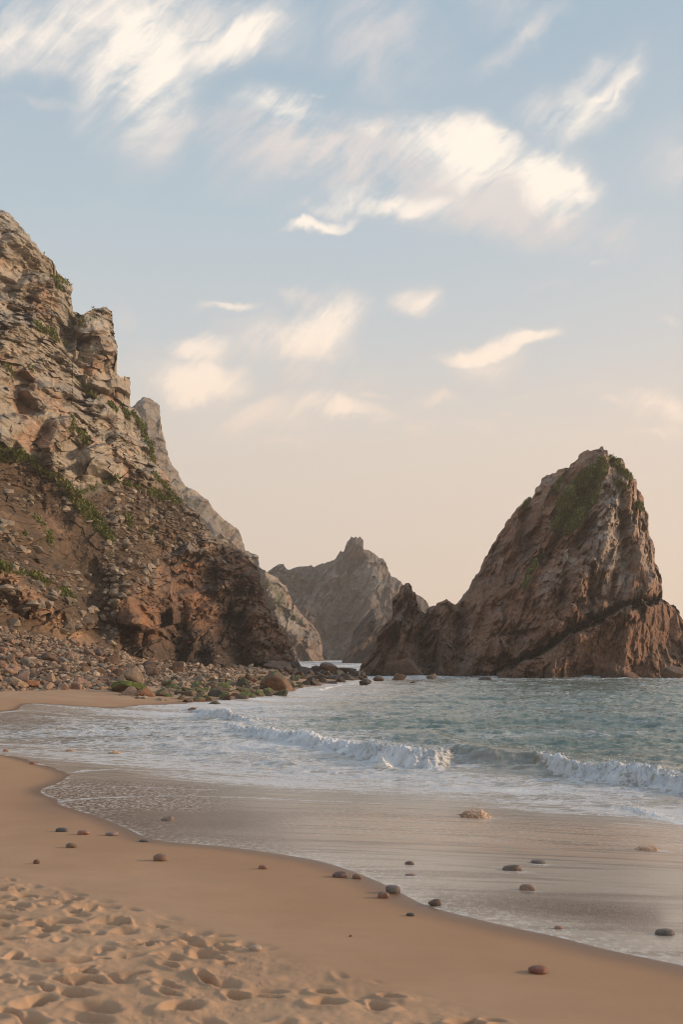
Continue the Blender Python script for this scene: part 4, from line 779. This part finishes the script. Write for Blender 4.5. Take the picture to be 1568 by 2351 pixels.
for o in [q for q in C.objects if q.get('group')]:
    X_, Y_ = todc(np.array([o.location.x, o.location.y, o.location.z+o.scale[2]*.4])); l_ = min(LM, key=lambda a_: (X_-a_[0])**2+(2.0*(Y_-a_[1]))**2); dx, dy = X_-l_[0], (Y_-l_[1])*1.5
    way = ('right of' if dx > 0 else 'left of') if abs(dx) > 2*abs(dy) else ('above' if dy < 0 else 'below') if abs(dy) > 2*abs(dx) else ('above and ' if dy < 0 else 'below and ')+('right of' if dx > 0 else 'left of')
    z_ = o.scale[0]; size_ = 'small' if z_ < .62 else 'middling' if z_ < 1.0 else 'large'; c_ = o.color; lu = .3*c_[0]+.6*c_[1]+.1*c_[2]
    col_ = ('moss-topped' if c_[3] > .25 else 'black' if lu < .06 else 'dark brown' if lu < .11 else 'brown' if lu < .17 else 'grey' if c_[0]/c_[2] < 1.9 else 'tan')
    buck.setdefault((size_, col_, way, l_[2]), []).append((dx*dx+dy*dy, o))
for (size_, col_, way, l_), L_ in buck.items():
    L_.sort(key=lambda q: q[0])
    for k, (_, o) in enumerate(L_):
        o['label'] = f"{size_} {col_} boulder {way} the {l_}" if len(L_) == 1 else f"{ORD[min(k, 9)]} {size_} {col_} boulder {way} the {l_}"
# small rubble nobody would count
def scatter(name, pos, size, cols, seed, mat, flat=.7):
    rg = np.random.RandomState(seed); sh = [rock_shape(2000+k, 2 if mat is None else 1, 9, .05, .2, 0) for k in range(6)]; Vs, Fs, Cs = [], [], []; off = 0
    for k in range(len(pos)):
        V_, Fa = sh[k % 6]; a_ = rg.uniform(0, 6.28); c_, s_ = math.cos(a_), math.sin(a_); s3 = size[k]*np.array([rg.uniform(.9, 1.4), rg.uniform(.8, 1.1), rg.uniform(.5, .9)*flat/.7])
        Q = V_*s3; Q = np.stack([Q[:, 0]*c_-Q[:, 1]*s_, Q[:, 0]*s_+Q[:, 1]*c_, Q[:, 2]-s3[2]*.25], 1)+pos[k]; Vs.append(Q); Fs.append(Fa+off); off += len(Q); Cs.append(np.tile(cols[k], (len(Q), 1)))
    o = mesh_np(name, np.concatenate(Vs), np.concatenate(Fs), MAT_ROCK, None, False, {'tint': np.concatenate(Cs)}); o['kind'] = 'stuff'; return o
n = 8500; px = rg.uniform(-60, 660, n); s_ = rg.rand(n)**.9*.97; P_ = bank_pt(px, s_); P_[:, 2] += .30*fbm(P_*.35, 601, 3)*sst(s_, 0, .08)
pal = np.array([TAN, (.27, .17, .11), GREY, BROWN, (.40, .29, .20)]); cols_ = pal[rg.randint(5, size=n)]*rg.uniform(.7, 1.2, (n, 1)); lowb = (s_ < .22) & (px > 380); cols_[lowb] = cols_[lowb]*.35; P_ = P_[~(lowb & (rg.rand(n) < .6))]
n = len(P_); tag(scatter('rubble', P_, .16+.42*rg.rand(n)**2.5, cols_[:n], 5, True), 'small loose stones filling the gaps of the boulder bank', 'rubble')
# loose stones on the scree of the headland
def pick(name, n, fn, seed):
    g = CL[name]; Vv = g['V'].reshape(-1, 3); wgt = fn(g).ravel(); wgt = wgt*((g['px'] > -40).ravel()); r = np.random.RandomState(seed); k = r.choice(len(Vv), n, p=wgt/wgt.sum()); return Vv[k], k
sm_ = lambda g: scree_mask(g['px'], g['py'])*(1-.8*g['veg'])*sst(fbm(np.stack([g['px']/35, g['py']/35, 0*g['px']], -1), 611, 3), -.5, .4)+.02
Pq, _ = pick('headland', 2400, sm_, 3); r2 = np.random.RandomState(8); cols_ = np.array([.27, .205, .145])*r2.uniform(.55, 1.35, (len(Pq), 1)); szs = .16+1.15*r2.rand(len(Pq))**5
tag(scatter('scree_stones', Pq, szs, cols_, 6, True), 'pale loose stones strewn over the brown scree of the headland', 'scree')
# plants on the rocks
def tufts(name, src, n, size, seed, label):
    Pq, k = pick(src, n, lambda g: sst(g['veg'], .45, .9)+1e-9, seed); r = np.random.RandomState(seed+1); m_ = 6
    c0 = np.repeat(Pq, m_, 0)+r.normal(size=(n*m_, 3))*size*.35; a_ = r.uniform(0, 6.28, n*m_); el = r.uniform(.2, 1.3, n*m_); L_ = size*r.uniform(.4, 1.0, n*m_)
    up = np.stack([np.cos(a_)*np.cos(el), np.sin(a_)*np.cos(el)-.35, np.sin(el)], 1); sd = np.stack([-np.sin(a_), np.cos(a_), 0*a_], 1)*(L_*.30)[:, None]
    q = np.stack([c0-sd*.4, c0+up*(L_*.5)[:, None]-sd, c0+up*L_[:, None], c0+up*(L_*.5)[:, None]+sd], 1).reshape(-1, 3); Fq = np.arange(len(q)).reshape(-1, 4)
    pal = np.array([(.15, .185, .036), (.21, .22, .05), (.27, .225, .06), (.11, .135, .035), (.28, .18, .07)]); cl = np.repeat(pal[r.choice(5, n, p=[.34, .28, .16, .16, .06])]*r.uniform(.7, 1.3, (n, 1)), m_*4, 0)
    o = mesh_np(name, q, Fq, MAT_LEAF, None, False, {'tint': cl}); tag(o, label, 'plants', kind='stuff')
m, t, p = material('plant_leaves'); t.put(p.inputs['Base Color'], attr(t, 'tint', True)); p.inputs['Roughness'].default_value = .7; MAT_LEAF = m
tufts('cliff_plants', 'headland', 6500, .42, 31, 'low green and rusty plants in streaks over the near headland')
tufts('stack_plants', 'sea_stack', 6000, .42, 41, 'green mat of low plants draped below the top of the sea stack')

# ------------------------------------------------------------------ stones on the sand and in the wash
PEB = [(139, 1909, 32, 10, (.10, .085, .075), 'dark grey flat stone, leftmost of three in a row on the smooth sand'),
 (188, 1917, 31, 11, (.30, .15, .09), 'reddish brown flat stone, middle of three in a row on the smooth sand'),
 (254, 1919, 33, 9, (.27, .19, .15), 'pinkish streaked stone touched by the tip of the wash'),
 (329, 1933, 27, 6, (.13, .12, .11), 'thin grey stone barely showing at the foam edge'),
 (162, 1946, 28, 12, (.17, .11, .07), 'brown wedge-shaped stone below the row of three'),
 (81, 1985, 17, 11, (.15, .07, .05), 'small red-brown stone nearest the left edge of the smooth sand'),
 (366, 1976, 36, 18, (.21, .125, .085), 'largest rounded brown pebble on the open smooth sand'),
 (603, 1993, 23, 10, (.25, .125, .08), 'small orange-brown stone alone above the middle of the beach'),
 (782, 2015, 39, 14, (.15, .095, .07), 'flat dark brown stone at the water edge, larger of a touching pair'),
 (820, 2018, 25, 11, (.22, .12, .08), 'small reddish stone at the water edge, right one of a touching pair'),
 (902, 2052, 39, 20, (.16, .12, .10), 'plump two-tone grey and brown stone at the edge of the wash'),
 (881, 2063, 30, 15, (.21, .11, .07), 'reddish brown stone just in front of the plump two-tone one'),
 (999, 2081, 34, 17, (.13, .08, .055), 'lumpy dark brown stone on the foam line'),
 (943, 2104, 22, 8, (.07, .065, .055), 'small black flat stone on damp sand below the foam line'),
 (1240, 2236, 52, 17, (.20, .075, .045), 'reddish oval stone alone on the sand at lower right'),
 (586, 2188, 33, 13, (.42, .30, .21), 'pale cream oval stone beside the footprints'),
 (805, 2151, 7, 5, (.16, .07, .045), 'tiny red pebble alone on the middle of the sand'),
 (72, 1755, 16, 6, (.28, .12, .08), 'small red stone on wet sand at upper left of the beach'),
 (10, 1727, 15, 8, (.36, .18, .10), 'orange pebble in the foam at the left edge'),
 (382, 1886, 34, 12, (.22, .15, .11), 'brown stone lying in the thin wash with a white wake'),
 (941, 1988, 24, 11, (.14, .085, .06), 'small dark stone in the wash above the plump pair'),
 (943, 2014, 30, 7, (.24, .14, .10), 'low pinkish stone just under the wash film'),
 (1178, 2003, 50, 17, (.14, .095, .07), 'dark stone with an orange end parting the wash'),
 (1238, 1986, 38, 11, (.16, .12, .10), 'grey-brown stone farthest out in the wash at right'),
 (1213, 2048, 40, 18, (.27, .17, .12), 'light brown rounded stone half sunk in the wash'),
 (1285, 2135, 24, 9, (.28, .15, .10), 'small orange stone in the wash near the lower right foam edge'),
 (1532, 2152, 52, 17, (.12, .09, .075), 'flat dark stone in the wash at the right edge')]
pp = on_sand([q[0] for q in PEB], [q[1] for q in PEB])
for k, (px, py, w_, h_, col, lab) in enumerate(PEB):
    d_ = pp[k][1]; W_ = .9*w_/F*d_; H_ = h_/F*d_*1.15; rg = np.random.RandomState(300+k); D_, Fa = ICO[4]
    V_ = np.sign(D_)*np.abs(D_)**.86; V_ *= (1+.10*fbm(D_*1.1+k*3, 7, 2)+.035*fbm(D_*3+k, 8, 3))[:, None]
    if k in (4, 12, 19, 22): V_[:, 2] *= 1+.45*V_[:, 0]*(-1 if k == 4 else 1)
    V_ = V_/(V_.max(0)-V_.min(0)); V_[:, 2] -= V_[:, 2].min()
    i_ = int(np.argmin((gx-pp[k][0])**2+(gy-pp[k][1])**2)); z_ = gs[i_]
    stone('beach_stone' if k != 16 else 'pebble', V_, Fa, MAT_PEB, (W_, W_*rg.uniform(.6, .8), H_), (pp[k][0], pp[k][1]+W_*.3, z_-H_*.24), rg.uniform(-.25, .25), col, 0, True); tag(C.objects[-1], lab, 'stone')

# ------------------------------------------------------------------ bursts of spray
m, t, p = material('sandy_spray'); n_ = t.noise(t.new('ShaderNodeNewGeometry').outputs['Position'], 9, 4, .6)
t.put(p.inputs['Base Color'], t.mix(t.ss(n_.outputs[0], .35, .65), (.42, .24, .14, 1), (.78, .56, .40, 1))); p.inputs['Roughness'].default_value = .5; MAT_SPB = m
m, t, p = material('white_spray'); p.inputs['Base Color'].default_value = (.82, .78, .74, 1); p.inputs['Roughness'].default_value = .6; MAT_SPW = m
def splash(px, py, w_, h_, mat, seed, label, cone=0.0, drops=900):
    q = on_sand([px], [py])[0] if py > 1800 or px < 400 else np.array(at0(px, py, 0.)); i_ = int(np.argmin((gx-q[0])**2+(gy-q[1])**2)); d_ = q[1] if wz_[i_] > .1 or True else q[1]
    W_ = w_/F*d_; H_ = h_/F*d_; z0 = max(wz_[i_], -.05); rg = np.random.RandomState(seed); D_, Fa = ICO[5]
    V_ = D_*np.array([.5*W_, .28*W_, H_*.42]); V_[:, 2] *= (1+.5*fbm(D_*2.2+seed, 3, 3)+cone*np.exp(-(D_[:, 0]/.25)**2)); top = V_[:, 2] > 0
    sp_ = 1+.24*fbm(D_*6+seed, 5, 3, .7)+.14*fbm(D_*15+seed, 6, 2); V_ *= sp_[:, None]; V_[:, 0] += .25*W_*(V_[:, 2] > 0)*(V_[:, 0] > 0)*-V_[:, 2]/max(H_, .01)*.5
    Vs, Fs = [V_], [Fa]; off = len(V_); Ds, Df = ICO[1]
    for _ in range(drops):
        a_ = rg.normal(0, .30)*W_; zz = abs(rg.normal(0, .5))*H_*1.15*max(.15, 1-abs(a_)/(W_*.62)); r_ = rg.uniform(.006, .020)*W_*.5; c_ = np.array([a_, rg.normal(0, .12)*W_, zz+H_*.15])
        Q = Ds*r_*np.array([1, 1, rg.uniform(.7, 2.0)])+c_; Vs.append(Q); Fs.append(Df+off); off += len(Q)
    o = mesh_np('splash', np.concatenate(Vs), np.concatenate(Fs), mat, None, True); o.location = (q[0], q[1], z0); tag(o, label, 'splash')
splash(1092, 1879, 66, 30, MAT_SPB, 1, 'brown burst of sandy spray standing up in the wash right of centre')
splash(1485, 1954, 52, 18, MAT_SPB, 2, 'smaller tan spray kicked up in the wash near the right edge')
splash(880, 1766, 40, 26, MAT_SPW, 3, 'white cone of spray popping up before the broken wave', cone=1.0)
splash(262, 1734, 30, 12, MAT_SPB, 4, 'small pinkish bubble of foam bursting in the left backwash', drops=120)
splash(160, 1727, 26, 7, MAT_SPB, 5, 'low tan ripple of foam farthest left in the backwash', drops=60)

k_ = np.where((foamx > .35) & (push != 0) & (wz_ > .12) & (np.abs(gx/gy) < .42))[0]; rg = np.random.RandomState(77); nsp = 2200
k_ = rg.choice(k_, nsp); c0 = np.stack([gx[k_], gy[k_]+push[k_], wz_[k_]], 1)+np.stack([rg.normal(0, .08, nsp), rg.normal(0, .10, nsp)-.03, np.abs(rg.normal(0, .075, nsp))*(wz_[k_]/.3).clip(.3, 1.6)], 1)
r_ = rg.uniform(.004, .014, nsp); Ds, Df = ICO[1]; Q = (c0[:, None, :]+Ds[None]*r_[:, None, None]).reshape(-1, 3); Fq = (Df[None]+(np.arange(nsp)*len(Ds))[:, None, None]).reshape(-1, 3)
tag(mesh_np('sea_spray', Q, Fq, MAT_SPW, None, True), 'fine white spray thrown up along the breaking waves', 'spray', kind='stuff')

# ------------------------------------------------------------------ sea air
m = bpy.data.materials.new('sea_air'); m.use_nodes = True; T2 = NT(m.node_tree); T2.n.clear()
vol = T2.new('ShaderNodeVolumePrincipled'); vol.inputs['Color'].default_value = (.95, .84, .74, 1); vol.inputs['Density'].default_value = HAZE = 0.00048; vol.inputs['Anisotropy'].default_value = .2
o_ = T2.new('ShaderNodeOutputMaterial'); T2.put(o_.inputs['Volume'], vol.outputs[0])
x0, x1, y0, y1, z0, z1 = -3700., 3700., -140., 1010., -8., 165.
hv = np.array([(x, y, z) for x in (x0, x1) for y in (y0, y1) for z in (z0, z1)]); hf = np.array([(0, 1, 3, 2), (4, 6, 7, 5), (0, 4, 5, 1), (2, 3, 7, 6), (0, 2, 6, 4), (1, 5, 7, 3)])
hz_ = mesh_np('haze', hv, hf, m); hz_['kind'] = 'stuff'
